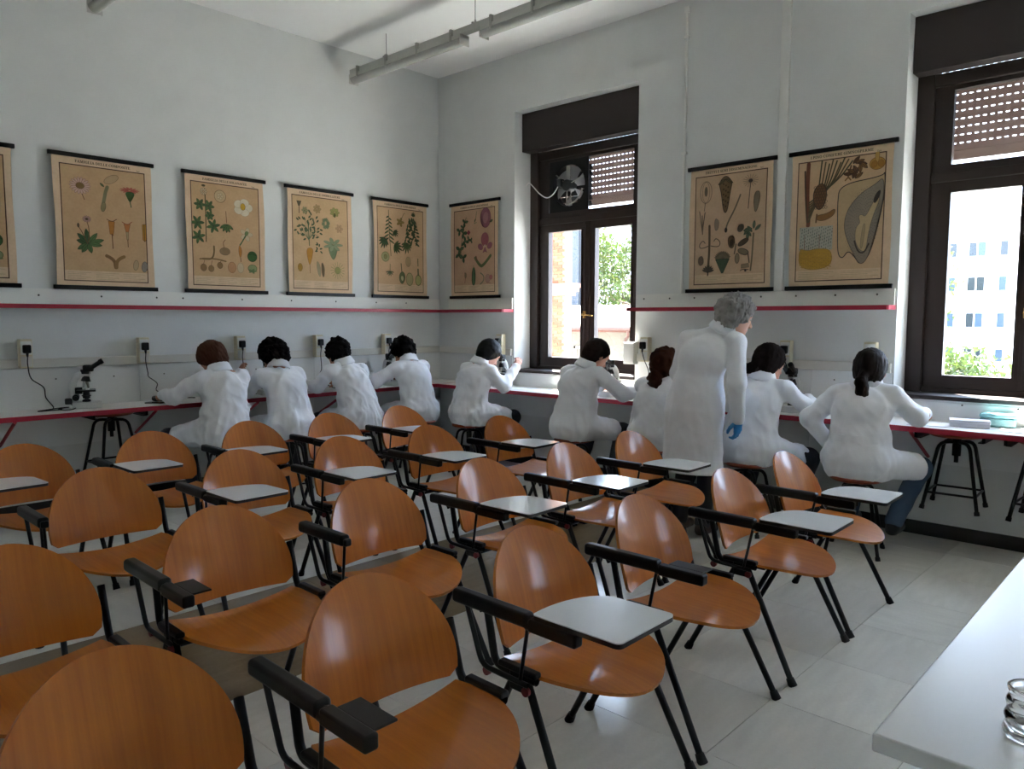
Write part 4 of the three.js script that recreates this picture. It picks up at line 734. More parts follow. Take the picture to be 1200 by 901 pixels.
function fieldMesh(f, lo, hi, h) {
  const n = [0, 1, 2].map((k) => Math.ceil((hi[k] - lo[k]) / h) + 2), [nx, ny, nz] = n, val = new Float32Array(nx * ny * nz), B = 4;
  for (let k = 0; k < nz; k += B) for (let j = 0; j < ny; j += B) for (let i = 0; i < nx; i += B) {
    const c = f(lo[0] + (i + 1.5) * h, lo[1] + (j + 1.5) * h, lo[2] + (k + 1.5) * h), far = Math.abs(c) > B * h * 1.5 + 0.02;
    for (let kk = k; kk < Math.min(nz, k + B); kk++) for (let jj = j; jj < Math.min(ny, j + B); jj++) for (let ii = i; ii < Math.min(nx, i + B); ii++)
      val[(kk * ny + jj) * nx + ii] = far ? c : f(lo[0] + ii * h, lo[1] + jj * h, lo[2] + kk * h);
  }
  const id = new Int32Array(nx * ny * nz).fill(-1), pos = [], idx = [];
  const at = (i, j, k) => (k * ny + j) * nx + i;
  for (let k = 0; k < nz - 1; k++) for (let j = 0; j < ny - 1; j++) for (let i = 0; i < nx - 1; i++) {
    const o = at(i, j, k), c = [val[o], val[o + 1], val[o + nx], val[o + nx + 1], val[o + nx * ny], val[o + nx * ny + 1], val[o + nx * ny + nx], val[o + nx * ny + nx + 1]];
    let m = 0; for (let q = 0; q < 8; q++) if (c[q] < 0) m++;
    if (m === 0 || m === 8) continue;
    let sx = 0, sy = 0, sz = 0, e = 0;
    for (let q = 0; q < 8; q++) for (const b of [1, 2, 4]) if (!(q & b) && (c[q] < 0) !== (c[q | b] < 0)) { const t = c[q] / (c[q] - c[q | b]); sx += (q & 1) + (b === 1 ? t : 0); sy += (q >> 1 & 1) + (b === 2 ? t : 0); sz += (q >> 2) + (b === 4 ? t : 0); e++; }
    id[o] = pos.length / 3; pos.push(lo[0] + (i + sx / e) * h, lo[1] + (j + sy / e) * h, lo[2] + (k + sz / e) * h);
  }
  const quad = (a, b, c, d, flip) => { if (a < 0 || b < 0 || c < 0 || d < 0) return; if (flip) idx.push(a, c, b, a, d, c); else idx.push(a, b, c, a, c, d); };
  for (let k = 1; k < nz - 1; k++) for (let j = 1; j < ny - 1; j++) for (let i = 1; i < nx - 1; i++) {
    const o = at(i, j, k), s = val[o] < 0;
    if (s !== val[o + 1] < 0) quad(id[o], id[o - nx], id[o - nx - nx * ny], id[o - nx * ny], !s ? false : true);
    if (s !== val[o + nx] < 0) quad(id[o], id[o - nx * ny], id[o - nx * ny - 1], id[o - 1], !s ? false : true);
    if (s !== val[o + nx * ny] < 0) quad(id[o], id[o - 1], id[o - 1 - nx], id[o - nx], !s ? false : true);
  }
  const g = new THREE.BufferGeometry(); g.setAttribute('position', new THREE.Float32BufferAttribute(pos, 3)); g.setIndex(idx); g.computeVertexNormals();
  // orient outwards
  const p = g.attributes.position, nn = g.attributes.normal; let vote = 0;
  for (let i = 0; i < p.count; i += 37) { const x = p.getX(i), y = p.getY(i), z = p.getZ(i), e = h * 0.6; vote += Math.sign(f(x + nn.getX(i) * e, y + nn.getY(i) * e, z + nn.getZ(i) * e) - f(x - nn.getX(i) * e, y - nn.getY(i) * e, z - nn.getZ(i) * e)); }
  if (vote < 0) { for (let i = 0; i < idx.length; i += 3) { const t = idx[i]; idx[i] = idx[i + 1]; idx[i + 1] = t; } g.setIndex(idx); g.computeVertexNormals(); }
  return g;
}
const skinMat = (hex) => phys({ color: lin(hex), roughness: 0.55 });
const coatMat = phys({ color: lin(0xf9fbff), roughness: 0.85 });
const lerp3 = (a, b, t) => [0, 1, 2].map((k) => a[k] + (b[k] - a[k]) * t);
// head: local axes turned by (pitch, yaw, roll) about its centre
function headFrame(c, pitch, yaw, roll, k = 1.08) {
  const m = new THREE.Matrix4().makeRotationFromEuler(new THREE.Euler(pitch, yaw, roll, 'YXZ')), q = m.elements;
  const inv = (x, y, z) => { const a = x - c[0], b = y - c[1], d = z - c[2]; return [(q[0] * a + q[1] * b + q[2] * d) / k, (q[4] * a + q[5] * b + q[6] * d) / k, (q[8] * a + q[9] * b + q[10] * d) / k]; };
  const out = (p) => { const v = V(...p).multiplyScalar(k).applyMatrix4(m); return [v.x + c[0], v.y + c[1], v.z + c[2]]; };
  return { inv, out, c, m, k };
}
function headField() {
  const solid = blend([oval([0, 0.022, -0.014], [0.074, 0.092, 0.094]), oval([0, -0.04, 0.022], [0.056, 0.076, 0.066]), oval([0, -0.09, 0.058], [0.028, 0.02, 0.024]), oval([0, 0.03, 0.062], [0.05, 0.03, 0.026])], 0.035);
  const nose = blend([cone([0, 0.008, 0.082], [0, -0.028, 0.106], 0.007, 0.011), oval([0, -0.034, 0.097], [0.017, 0.009, 0.011])], 0.012);
  const lips = oval([0, -0.062, 0.084], [0.024, 0.008, 0.009]), ears = [oval([0.077, -0.008, -0.006], [0.011, 0.031, 0.019]), oval([-0.077, -0.008, -0.006], [0.011, 0.031, 0.019])];
  const sock = [oval([0.031, 0.006, 0.094], [0.017, 0.012, 0.02]), oval([-0.031, 0.006, 0.094], [0.017, 0.012, 0.02])];
  return (x, y, z) => {
    let d = solid(x, y, z);
    for (const s of sock) d = smax(d, -s(x, y, z), 0.012);
    d = smin(d, nose(x, y, z), 0.012); d = smin(d, lips(x, y, z), 0.008);
    for (const e of ears) d = smin(d, e(x, y, z), 0.01);
    return d;
  };
}
const theHead = headField();
// hand: five fingers rooted in the palm. wrist w, forward f, palm normal n (unit vectors), curl 0..1, thumb side s
function handField(w, f, n, curl, s) {
  const F = V(...f).normalize(), N = V(...n); N.addScaledVector(F, -N.dot(F)).normalize(); const S = F.clone().cross(N).multiplyScalar(s);
  const at = (a, b, c) => V(...w).addScaledVector(F, a).addScaledVector(S, b).addScaledVector(N, c).toArray();
  const parts = [cone(at(-0.03, 0, 0), at(0.02, 0, 0), 0.026, 0.025), cone(at(0.02, 0.012, 0), at(0.075, 0.026, 0), 0.02, 0.015), cone(at(0.02, -0.012, 0), at(0.07, -0.026, 0), 0.02, 0.014), cone(at(0.03, 0, 0), at(0.08, 0, 0), 0.019, 0.016)];
  const fingers = [];
  [[0.029, 0.08, 0.068, 0.0098], [0.01, 0.084, 0.076, 0.0102], [-0.01, 0.082, 0.07, 0.0098], [-0.028, 0.074, 0.054, 0.009]].forEach(([b, a, L, r]) => {
    let p = [a, b, 0], ang = curl * 0.5; const chain = [at(...p)];
    for (const seg of [0.45, 0.32, 0.23]) { p = [p[0] + Math.cos(ang) * L * seg, p[1] * 1.02, p[2] + Math.sin(ang) * L * seg]; chain.push(at(...p)); ang += curl * 0.9; }
    for (let i = 0; i < 3; i++) fingers.push(cone(chain[i], chain[i + 1], r - i * 0.0009, r - (i + 1) * 0.0009));
  });
  const th = [at(0.015, 0.025, 0.006), at(0.045, 0.05, 0.02 + curl * 0.01), at(0.07, 0.056 - curl * 0.012, 0.03 + curl * 0.02), at(0.088, 0.052 - curl * 0.02, 0.036 + curl * 0.026)];
  fingers.push(cone(th[0], th[1], 0.015, 0.012), cone(th[1], th[2], 0.0118, 0.0105), cone(th[2], th[3], 0.0104, 0.009));
  const palm = blend(parts, 0.02), fi = fingers;
  return (x, y, z) => { let d = palm(x, y, z); for (const g of fi) d = smin(d, g(x, y, z), 0.006); return d; };
}
function handGeo(w, f, n, curl, s) { const g = handField(w, f, n, curl, s); return fieldMesh(g, w.map((v) => v - 0.15), w.map((v) => v + 0.18), 0.0042); }

function makePerson(o) {
  // o: pos, turn, label, joints in local axes (person faces +z; +x is the person's left)
  const P = thing('person', o.label, 'person', o.pos, o.turn, 'people in white lab coats');
  const hair = phys({ color: lin(o.hairColor), roughness: o.hairRough || 0.9, specularIntensity: 0.3 }), skin = skinMat(o.skin || 0xc98f72);
  const hipY = o.hip[1], seated = o.kind !== 'standing';
  const { hip, waist, chest, neck, shoulders, elbows, wrists, knees, ankles } = o, head = [o.head[0], o.head[1] - 0.028, o.head[2] + 0.01];
  const hf = headFrame(head, o.headPitch || 0.5, o.headYaw || 0, o.headRoll || 0);
  const hips = o.hips || [[hip[0] + 0.085, hip[1] - 0.02, hip[2] + 0.02], [hip[0] - 0.085, hip[1] - 0.02, hip[2] + 0.02]];
  const k = o.build || 1;
  // --- body: torso, limbs, neck in one field; head and hands on finer grids of their own
  const limbs = [cone(hip, waist, 0.1, 0.09, 1.3, hip[0]), cone(waist, chest, 0.085, 0.085, 1.35, waist[0]), cone(chest, neck, 0.07, 0.045), cone(neck, hf.out([0, -0.05, -0.03]), 0.05, 0.047)];
  for (let s = 0; s < 2; s++) limbs.push(cone(neck, shoulders[s], 0.04, 0.045), cone(shoulders[s], elbows[s], 0.044, 0.036), cone(elbows[s], wrists[s], 0.036, 0.024), cone(hips[s], knees[s], 0.07, 0.05), cone(knees[s], ankles[s], 0.05, 0.035));
  const core = blend(limbs, 0.03), all = [neck, head, chest, hip, ...shoulders, ...elbows, ...wrists, ...knees, ...ankles];
  const lo = [0, 1, 2].map((a) => Math.min(...all.map((p) => p[a])) - 0.17), hi = [0, 1, 2].map((a) => Math.max(...all.map((p) => p[a])) + 0.17);
  const parts = [fieldMesh(core, lo, hi, 0.016)];
  const headWithNeck = (x, y, z) => smin(theHead(...hf.inv(x, y, z)) * hf.k, limbs[3](x, y, z), 0.03);
  parts.push(fieldMesh(headWithNeck, head.map((v) => v - 0.17), head.map((v) => v + 0.17), 0.0055));
  const gloves = [];
  o.hands.forEach((h, s) => { if (!h) return; const g = handGeo(wrists[s], h.f, h.n, h.curl, s ? -1 : 1); (h.glove ? gloves : parts).push(g); });
  const body = add('body', merge(parts), skin, P);
  for (const g of gloves) add('glove', g, std({ color: lin(0x2f8fd0), roughness: 0.45 }), P);
  for (const x of [0.031, -0.031]) {
    const eye = add('eye', new THREE.SphereGeometry(0.0115, 12, 8), std({ color: lin(0xe8e4de), roughness: 0.2 }), body); eye.position.set(...hf.out([x, 0.006, 0.077]));
    const iris = new THREE.SphereGeometry(0.0055, 10, 6).translate(...hf.out([x, 0.006, 0.0845]));
    add('iris', iris, std({ color: lin(0x2c1c12), roughness: 0.2 }), body);
  }
  // --- hair
  const hs = o.hair, cut = hs.cut ?? 0.03, hx = hs.grow || 0.016;
  const cap = blend([oval([0, 0.028, -0.02], [0.076 + hx, 0.09 + hx, 0.094 + hx]), oval([0, -0.03, -0.045], [0.064 + hx * 0.8, 0.065 + (hs.nape || 0), 0.05 + hx * 0.8])], 0.04);
  const tails = (hs.tail || []).map(([a, b, r1, r2]) => cone(a, b, r1, r2));
  const hairF = (x, y, z) => {
    const q = hf.inv(x, y, z); let d = cap(...q) * hf.k;
    d = smax(d, q[2] * 0.82 - q[1] * 0.62 - cut, 0.02);
    for (const t of tails) d = smin(d, t(...q), 0.018);
    const a = hs.curl || 0.003, fr = hs.freq || 36;
    return d + a * noise(q[0] * fr, q[1] * fr, q[2] * fr) * 1.6 + a * 0.6 * noise(q[0] * fr * 2.1 + 5, q[1] * fr * 2.1, q[2] * fr * 2.1) + (hs.strand ? hs.strand * noise(q[0] * 90, q[1] * 12, q[2] * 90) : 0);
  };
  const hr = hs.reach || 0.19;
  add('hair', fieldMesh(hairF, head.map((v) => v - hr), head.map((v, i) => v + (i === 1 ? 0.19 : hr)), 0.0058), hair, P);
  if (hs.tie) add('hair_tie', new THREE.TorusGeometry(hs.tie[3], 0.007, 8, 18).rotateX(hs.tie[4] || 0).applyMatrix4(hf.m).translate(...hf.out(hs.tie.slice(0, 3))), std({ color: lin(0x1c1716), roughness: 0.7 }), P);
  // --- coat
  const cw = (o.coatWidth || 1.42) * 1.0;
  const coatParts = [cone(hip, waist, 0.142 * k, 0.122 * k, cw, hip[0]), cone(waist, chest, 0.12 * k, 0.118 * k, cw, (waist[0] + chest[0]) / 2), cone(chest, lerp3(chest, neck, 0.75), 0.112 * k, 0.066, 1.3, chest[0]), cone(chest, [chest[0], chest[1] - 0.02, chest[2] - 0.03], 0.115 * k, 0.11 * k, cw, chest[0])];
  const arms = [];
  for (let s = 0; s < 2; s++) {
    const end = lerp3(elbows[s], wrists[s], 0.97);
    arms.push(cone(lerp3(neck, shoulders[s], 0.3), shoulders[s], 0.046, 0.06), cone(shoulders[s], elbows[s], 0.068 * k, 0.06 * k), cone(elbows[s], end, 0.06 * k, 0.046));
  }
  const legs = [];
  if (seated) {
    for (let s = 0; s < 2; s++) legs.push(cone([hips[s][0], hips[s][1] + 0.01, hips[s][2]], lerp3(hips[s], knees[s], o.skirt || 0.72), 0.115 * k, 0.098));
    legs.push(cone([hip[0], hip[1] - 0.015, hip[2] - 0.015], [hip[0], hip[1] - 0.055, hip[2] - 0.02], 0.14 * k, 0.128 * k, 1.36, hip[0]));
  } else legs.push(cone([hip[0], hip[1] + 0.05, hip[2]], [o.hem[0], o.hem[1] - 0.16, o.hem[2]], 0.14 * k, 0.17 * k, 1.42, hip[0]));
  const trunk = blend([...coatParts, ...legs], 0.055), sleeves = blend(arms, 0.03);
  const hem = seated ? hip[1] - 0.125 : o.hem[1], w = o.seedN || 1, wr = o.wrinkle ?? 1;
  const coatF = (x, y, z) => {
    let d = smin(trunk(x, y, z), sleeves(x, y, z), seated ? 0.03 : 0.018);
    if (d > 0.06 || d < -0.06) return smax(d, hem - y, 0.012);
    const a = x - chest[0], low = Math.max(0, Math.min(1, (chest[1] + 0.05 - y) * 3.5));
    d += wr * (0.010 * noise(x * 8 + w, y * 6, z * 8) + 0.006 * noise(x * 18 + w * 3, y * 10, z * 18));
    d += wr * 0.017 * (Math.abs(noise((x * 0.8 + y * 0.6) * 9 + w, (y * 0.8 - x * 0.6) * 4, z * 7 + w)) - 0.2);
    d += wr * 0.012 * (Math.abs(noise((x * 0.75 - y * 0.65) * 12 + w * 2, (y * 0.75 + x * 0.65) * 5, z * 9)) - 0.2);
    d += wr * low * 0.013 * (Math.abs(noise(x * 17 + w * 2 + y * 3 * Math.sign(a), y * 3.2, z * 15)) - 0.2);
    d = smax(d, hem - y + 0.006 * noise(x * 9, z * 9, w), 0.012);
    return smax(d, -limbs[3](x, y, z) - 0.004, 0.006);
  };
  const coat = add('lab_coat', fieldMesh(coatF, [lo[0] - 0.05, Math.min(lo[1] + 0.05, hem - 0.03), lo[2] - 0.12], [hi[0] + 0.05, neck[1] + 0.1, hi[2] + 0.05].map((v, a) => (a === 0 ? v : v)), 0.0095), coatMat, P);
  coat.geometry.computeBoundingBox();
  // folded collar round the neck
  const cd = V(...hf.out([0, -0.05, -0.03])).sub(V(...neck)).normalize(), ct = V(...neck).addScaledVector(cd, 0.018);
  const cq = new THREE.Quaternion().setFromUnitVectors(V(0, 1, 0), cd.lerp(V(0, 1, -0.25).normalize(), 0.4).normalize());
  const collar = lathe([[0.062, 0.05], [0.068, 0.054], [0.075, 0.048], [0.092, 0.004], [0.098, -0.016], [0.09, -0.02], [0.074, 0.012], [0.06, 0.0], [0.057, 0.04], [0.062, 0.05]], 30);
  { const cp = collar.attributes.position; for (let i = 0; i < cp.count; i++) { const a = Math.atan2(cp.getZ(i), cp.getX(i)); cp.setXYZ(i, cp.getX(i) * 1.06, cp.getY(i) + 0.006 * noise(Math.cos(a) * 3 + w, Math.sin(a) * 3, 1) - (a > 0.4 && a < 2.7 ? 0.02 : 0), cp.getZ(i) * 1.0); } collar.computeVertexNormals(); }
  collar.applyQuaternion(cq); collar.translate(ct.x, ct.y, ct.z);
  add('collar', collar, coatMat, coat);
  // half belt across the back
  if (o.belt) {
    const y0 = waist[1] - 0.02, n = 24, pts = [[], []];
    for (let e = 0; e < 2; e++) for (let i = 0; i <= n; i++) {
      const a = Math.PI * (1.2 + 0.6 * i / n), dx = Math.cos(a), dz = Math.sin(a), y = y0 + (e ? 0.022 : -0.022); let r = 0.4;
      for (let q = 0; q < 60; q++) { const d = coatF(waist[0] + dx * r, y, waist[2] + dz * r); if (d < 0.003) break; r -= Math.max(0.002, d * 0.7); }
      pts[e].push([waist[0] + dx * r, y, waist[2] + dz * r]);
    }
    add('back_belt', sheet((u, v) => { const i = Math.min(n - 1, Math.floor(u * n)), t = u * n - i, a = lerp3(pts[0][i], pts[0][i + 1], t), b = lerp3(pts[1][i], pts[1][i + 1], t); return lerp3(a, b, v); }, n, 2, 0.007), coatMat, coat);
  }
  // --- trousers and shoes
  const tr = [cone(hip, [hip[0], hip[1] + 0.06, hip[2]], 0.115, 0.1, 1.25, hip[0])];
  for (let s = 0; s < 2; s++) tr.push(cone(hips[s], knees[s], 0.085, 0.068), cone(knees[s], [ankles[s][0], ankles[s][1] + 0.01, ankles[s][2]], 0.066, 0.054));
  const trF0 = blend(tr, 0.03), trF = (x, y, z) => trF0(x, y, z) + 0.005 * noise(x * 18, y * 14, z * 18);
  add('trousers', fieldMesh(trF, [lo[0], Math.max(0.01, lo[1]), lo[2]], [hi[0], hip[1] + 0.2, hi[2]], 0.013), std({ color: lin(o.trousers || 0x2a2f3a), roughness: 0.85 }), P);
  for (let s = 0; s < 2; s++) {
    const a = ankles[s], fy = a[1] - 0.075, sh = blend([cone([a[0], fy + 0.035, a[2] - 0.03], [a[0], fy + 0.028, a[2] + 0.14], 0.04, 0.032), cone([a[0], fy + 0.06, a[2] - 0.01], [a[0], fy + 0.035, a[2] + 0.06], 0.042, 0.036)], 0.02);
    const shF = (x, y, z) => smax(sh(x, y, z), fy + 0.002 - y, 0.006);
    add('shoe', fieldMesh(shF, [a[0] - 0.06, fy - 0.02, a[2] - 0.09], [a[0] + 0.06, fy + 0.13, a[2] + 0.2], 0.009), std({ color: lin(o.shoes || 0x1c1b1d), roughness: 0.6 }), P);
  }
  return P;
}
// a seated figure bent over the bench; lateral offsets in metres, +x is the sitter's left
function sit(o) {
  const sy = 0.5, L = o.lean || 1, sx = o.side || 0;
  const hip = [0, sy + 0.105, -0.01], waist = [sx * 0.3, sy + 0.27, 0.0 + 0.02 * L], chest = [sx * 0.75, sy + 0.435 + (o.tall || 0), 0.05 * L], neck = [sx, sy + 0.575 + (o.tall || 0), 0.115 * L];
  const head = o.headAt || [sx * 1.15, sy + 0.72 + (o.tall || 0), 0.19 * L];
  const shw = o.shw || 0.17, sh = [[sx * 0.9 + shw, sy + 0.515 + (o.tall || 0), 0.105 * L], [sx * 0.9 - shw, sy + 0.515 + (o.tall || 0), 0.105 * L]];
  return makePerson({
    hip, waist, chest, neck, head, shoulders: sh,
    elbows: o.elbows || [[0.29, 0.88, 0.3], [-0.29, 0.88, 0.3]], wrists: o.wrists || [[0.13, 0.9, 0.46], [-0.13, 0.9, 0.46]],
    knees: o.knees || [[0.19, 0.555, 0.4], [-0.19, 0.555, 0.4]], ankles: o.ankles || [[0.17, 0.19, 0.24], [-0.17, 0.19, 0.24]],
    hands: o.hands || [{ f: [-0.4, 0.1, 0.9], n: [0, -1, 0], curl: 0.7 }, { f: [0.4, 0.1, 0.9], n: [0, -1, 0], curl: 0.7 }],
    ...o, kind: 'seated',
  });
}
const FL = Math.PI, FR = Math.PI / 2;   // facing the chart wall, facing the windows
const curly = { curl: 0.012, freq: 30, grow: 0.026, cut: 0.05, nape: 0.005 };
const SIT = 'stools under the students';
const stoolAt = (x, z, note) => putStool(x, z, 0, (x * 3.1 + z) % 0.6, `black tube stool under the ${note}`, SIT);
sit({ pos: [-2.955, 0, 0.76], turn: FL, label: 'brown-haired student in a white lab coat, nearest the black pencil case', hairColor: 0x4d3022, hair: { curl: 0.004, freq: 26, grow: 0.024, strand: 0.009, cut: 0.045, nape: 0.02 }, side: -0.02, headAt: [-0.0, 1.195, 0.2], headPitch: 0.7, headYaw: 0.3, elbows: [[0.31, 0.885, 0.24], [-0.15, 0.895, 0.27]], wrists: [[0.3, 0.885, 0.46], [-0.1, 0.93, 0.46]], knees: [[0.32, 0.555, 0.33], [-0.16, 0.555, 0.4]], hands: [{ f: [-0.5, 0, 0.85], n: [0, -1, 0], curl: 0.6 }, { f: [0.3, 0.2, 0.9], n: [0, -1, 0], curl: 0.6 }], seedN: 2.3, wrinkle: 1.35 });
stoolAt(-2.955, 0.76, 'brown-haired student');
sit({ pos: [-2.375, 0, 0.77], turn: FL, label: 'curly dark-haired student in a white coat, next to the brown-haired one', hairColor: 0x130d0b, hair: { ...curly, grow: 0.034 }, side: 0.04, headAt: [0.03, 1.2, 0.21], headPitch: 0.55, headYaw: 0.35, elbows: [[0.255, 0.89, 0.27], [-0.26, 0.885, 0.27]], wrists: [[0.2, 1.03, 0.44], [-0.16, 0.9, 0.46]], hands: [{ f: [-0.2, 0.5, 0.6], n: [-0.9, 0, 0.3], curl: 0.8 }, { f: [0.4, 0, 0.9], n: [0, -1, 0], curl: 0.6 }], skin: 0xa9765c, seedN: 5.1, trousers: 0x1b1d22 });
stoolAt(-2.375, 0.77, 'second student from the black pencil case');
sit({ pos: [-1.66, 0, 0.77], turn: FL, label: 'curly dark-haired student leaning left, second from the room corner', hairColor: 0x100b0a, hair: { ...curly, curl: 0.014 }, side: 0.08, tall: 0.005, headAt: [0.1, 1.2, 0.2], headPitch: 0.7, headRoll: 0.25, elbows: [[0.31, 0.885, 0.22], [-0.22, 0.885, 0.28]], wrists: [[0.3, 0.885, 0.44], [-0.06, 0.885, 0.48]], seedN: 8.7, wrinkle: 1.3, trousers: 0x24262b });
stoolAt(-1.66, 0.77, 'third student from the black pencil case');
sit({ pos: [-0.94, 0, 0.75], turn: FL, label: 'curly black-haired student in a white coat at the room corner', hairColor: 0x0e0a0a, hair: { ...curly, curl: 0.013 }, side: 0.03, tall: 0.005, headAt: [0.03, 1.2, 0.2], headPitch: 0.6, headYaw: 0.25, elbows: [[0.35, 0.885, 0.24], [-0.27, 0.87, 0.28]], wrists: [[0.26, 0.93, 0.45], [-0.12, 0.9, 0.46]], seedN: 11.9, wrinkle: 0.8, trousers: 0x22252c });
stoolAt(-0.94, 0.75, 'student at the room corner');
sit({ pos: [-0.76, 0, 1.28], turn: FR, label: 'black-haired student with a red wristband raising one hand', hairColor: 0x0f0e10, hairRough: 0.4, hair: { curl: 0.003, grow: 0.023, cut: 0.04, freq: 24, nape: 0.01 }, side: -0.02, tall: -0.01, headAt: [-0.06, 1.185, 0.21], headPitch: 0.65, headYaw: -0.2, elbows: [[0.28, 0.87, 0.27], [-0.27, 0.86, 0.2]], wrists: [[0.1, 0.9, 0.46], [-0.23, 1.03, 0.41]], knees: [[0.17, 0.555, 0.4], [-0.28, 0.555, 0.33]], hands: [{ f: [-0.3, 0.2, 0.9], n: [0, -1, 0], curl: 0.6 }, { f: [0.05, 0.75, 0.6], n: [0.8, -0.1, 0.3], curl: 0.9 }], skin: 0xd9a088, seedN: 14.2, coatWidth: 1.5 });
{
  const p = scene.children[scene.children.length - 1];
  const a = V(-0.23, 1.03, 0.41), dir = V(0.04, 0.17, 0.21).normalize();
  add('wristband', new THREE.TorusGeometry(0.036, 0.013, 8, 20).applyQuaternion(new THREE.Quaternion().setFromUnitVectors(V(0, 0, 1), dir)).translate(a.x, a.y, a.z), std({ color: lin(0xc8263e), roughness: 0.6 }), p);
}
stoolAt(-0.76, 1.28, 'student with the red wristband');
sit({ pos: [-0.77, 0, 2.57], turn: FR, label: 'short dark-haired student in a white coat before the fan window', hairColor: 0x150e0c, hair: { curl: 0.004, grow: 0.017, cut: 0.03, freq: 40, nape: 0.0 }, side: -0.03, tall: 0.02, headAt: [-0.085, 1.22, 0.2], headPitch: 0.6, headYaw: -0.35, elbows: [[0.27, 0.87, 0.25], [-0.36, 0.875, 0.22]], wrists: [[0.05, 0.9, 0.45], [-0.36, 0.885, 0.44]], knees: [[0.12, 0.555, 0.42], [-0.3, 0.555, 0.3]], ankles: [[0.12, 0.19, 0.26], [-0.29, 0.12, 0.14]], hands: [{ f: [-0.3, 0.2, 0.9], n: [0, -1, 0], curl: 0.6 }, { f: [0.5, 0, 0.8], n: [0, -1, 0], curl: 0.5 }], skin: 0xd39a82, belt: true, seedN: 17.7, wrinkle: 0.75, coatWidth: 1.52, trousers: 0x30343c });
stoolAt(-0.77, 2.57, 'student before the fan window');
sit({ pos: [-0.72, 0, 3.33], turn: FR, label: 'curly brown-haired student half hidden behind the standing person', hairColor: 0x3d2013, hair: { curl: 0.010, freq: 26, grow: 0.022, cut: 0.03, reach: 0.26, tail: [[[0, -0.05, -0.1], [0.0, -0.1, -0.125], 0.03, 0.048], [[0.0, -0.1, -0.125], [0.0, -0.19, -0.1], 0.05, 0.034]] }, side: 0.0, tall: -0.05, headAt: [-0.02, 1.165, 0.12], headPitch: 0.15, elbows: [[0.22, 0.885, 0.28], [-0.26, 0.885, 0.28]], seedN: 21.1, trousers: 0x262a33 });
stoolAt(-0.72, 3.33, 'curly brown-haired student');
sit({ pos: [-0.75, 0, 4.14], turn: FR, label: 'student in a white coat with dark hair in a low bun', hairColor: 0x170d0a, hair: { curl: 0.003, strand: 0.006, grow: 0.022, cut: 0.03, reach: 0.22, tail: [[[0.02, -0.055, -0.12], [0.055, -0.07, -0.135], 0.036, 0.034]], tie: [0.01, -0.05, -0.112, 0.034, 0.3] }, side: -0.03, headAt: [-0.06, 1.212, 0.17], headPitch: 0.3, headYaw: -0.35, elbows: [[0.26, 0.87, 0.25], [-0.36, 0.885, 0.2]], wrists: [[0.1, 0.9, 0.45], [-0.24, 0.93, 0.42]], knees: [[0.14, 0.555, 0.42], [-0.33, 0.53, 0.27]], ankles: [[0.13, 0.19, 0.26], [-0.3, 0.12, 0.12]], hands: [{ f: [-0.3, 0.2, 0.9], n: [0, -1, 0], curl: 0.6 }, { f: [0.4, 0.1, 0.9], n: [0.3, -1, 0], curl: 0.8 }], skin: 0xd0987e, seedN: 24.4, wrinkle: 1.0, trousers: 0x20242c });
stoolAt(-0.75, 4.14, 'student with the low bun');
sit({ pos: [-0.73, 0, 4.88], turn: FR, label: 'student in a white coat with a dark ponytail, hand on the hip', hairColor: 0x180f0d, hairRough: 0.6, hair: { curl: 0.002, strand: 0.006, grow: 0.018, cut: 0.03, reach: 0.27, tail: [[[0, -0.04, -0.115], [0.005, -0.1, -0.135], 0.026, 0.032], [[0.005, -0.1, -0.135], [-0.02, -0.185, -0.11], 0.034, 0.026], [[-0.005, -0.12, -0.13], [0.02, -0.19, -0.105], 0.03, 0.022]], tie: [0, -0.055, -0.12, 0.028, 0.9] }, side: 0.0, headAt: [-0.015, 1.2, 0.13], headPitch: 0.25, elbows: [[0.33, 0.84, 0.02], [-0.285, 0.885, 0.2]], wrists: [[0.2, 0.665, 0.06], [-0.27, 0.885, 0.42]], knees: [[0.13, 0.555, 0.42], [-0.3, 0.55, 0.28]], ankles: [[0.12, 0.19, 0.26], [-0.2, 0.2, 0.12]], hands: [{ f: [-0.6, -0.4, 0.5], n: [-0.6, -0.6, 0], curl: 0.5 }, { f: [0.5, 0, 0.8], n: [0, -1, 0], curl: 0.5 }], skin: 0xc98f72, belt: true, seedN: 27.3, wrinkle: 0.8, trousers: 0x3d5068, shoes: 0x2a2a30, skirt: 0.8 });
stoolAt(-0.73, 4.88, 'student with the ponytail');
makePerson({
  kind: 'standing', pos: [-1.1, 0, 3.93], turn: FR, label: 'grey-haired person standing in a long white coat with a blue glove', hairColor: 0x8f8d8a, hair: { curl: 0.010, freq: 26, grow: 0.028, cut: 0.05, nape: 0.03, strand: 0.012 },
  hip: [0.02, 0.88, -0.01], waist: [0.01, 1.03, 0.0], chest: [-0.03, 1.25, 0.03], neck: [-0.12, 1.43, 0.09], head: [-0.2, 1.55, 0.13], headPitch: 0.35, headYaw: -0.75, headRoll: -0.12,
  shoulders: [[0.115, 1.36, 0.05], [-0.235, 1.35, 0.07]], elbows: [[0.185, 1.12, 0.05], [-0.295, 1.08, -0.02]], wrists: [[0.12, 1.14, 0.25], [-0.285, 0.83, 0.03]],
  hips: [[0.1, 0.86, 0], [-0.07, 0.86, 0]], knees: [[0.1, 0.48, 0.03], [-0.07, 0.48, 0.03]], ankles: [[0.11, 0.09, -0.02], [-0.07, 0.09, -0.02]], hem: [0.03, 0.45, -0.02],
  hands: [{ f: [-0.3, 0, 0.9], n: [0, -1, 0], curl: 0.5 }, { f: [0.05, -1, 0.15], n: [1, 0, 0.1], curl: 0.7, glove: true }], skin: 0xd2a089, trousers: 0x26262b, shoes: 0x3a2a22, build: 0.99, seedN: 31.9, wrinkle: 0.4,
});
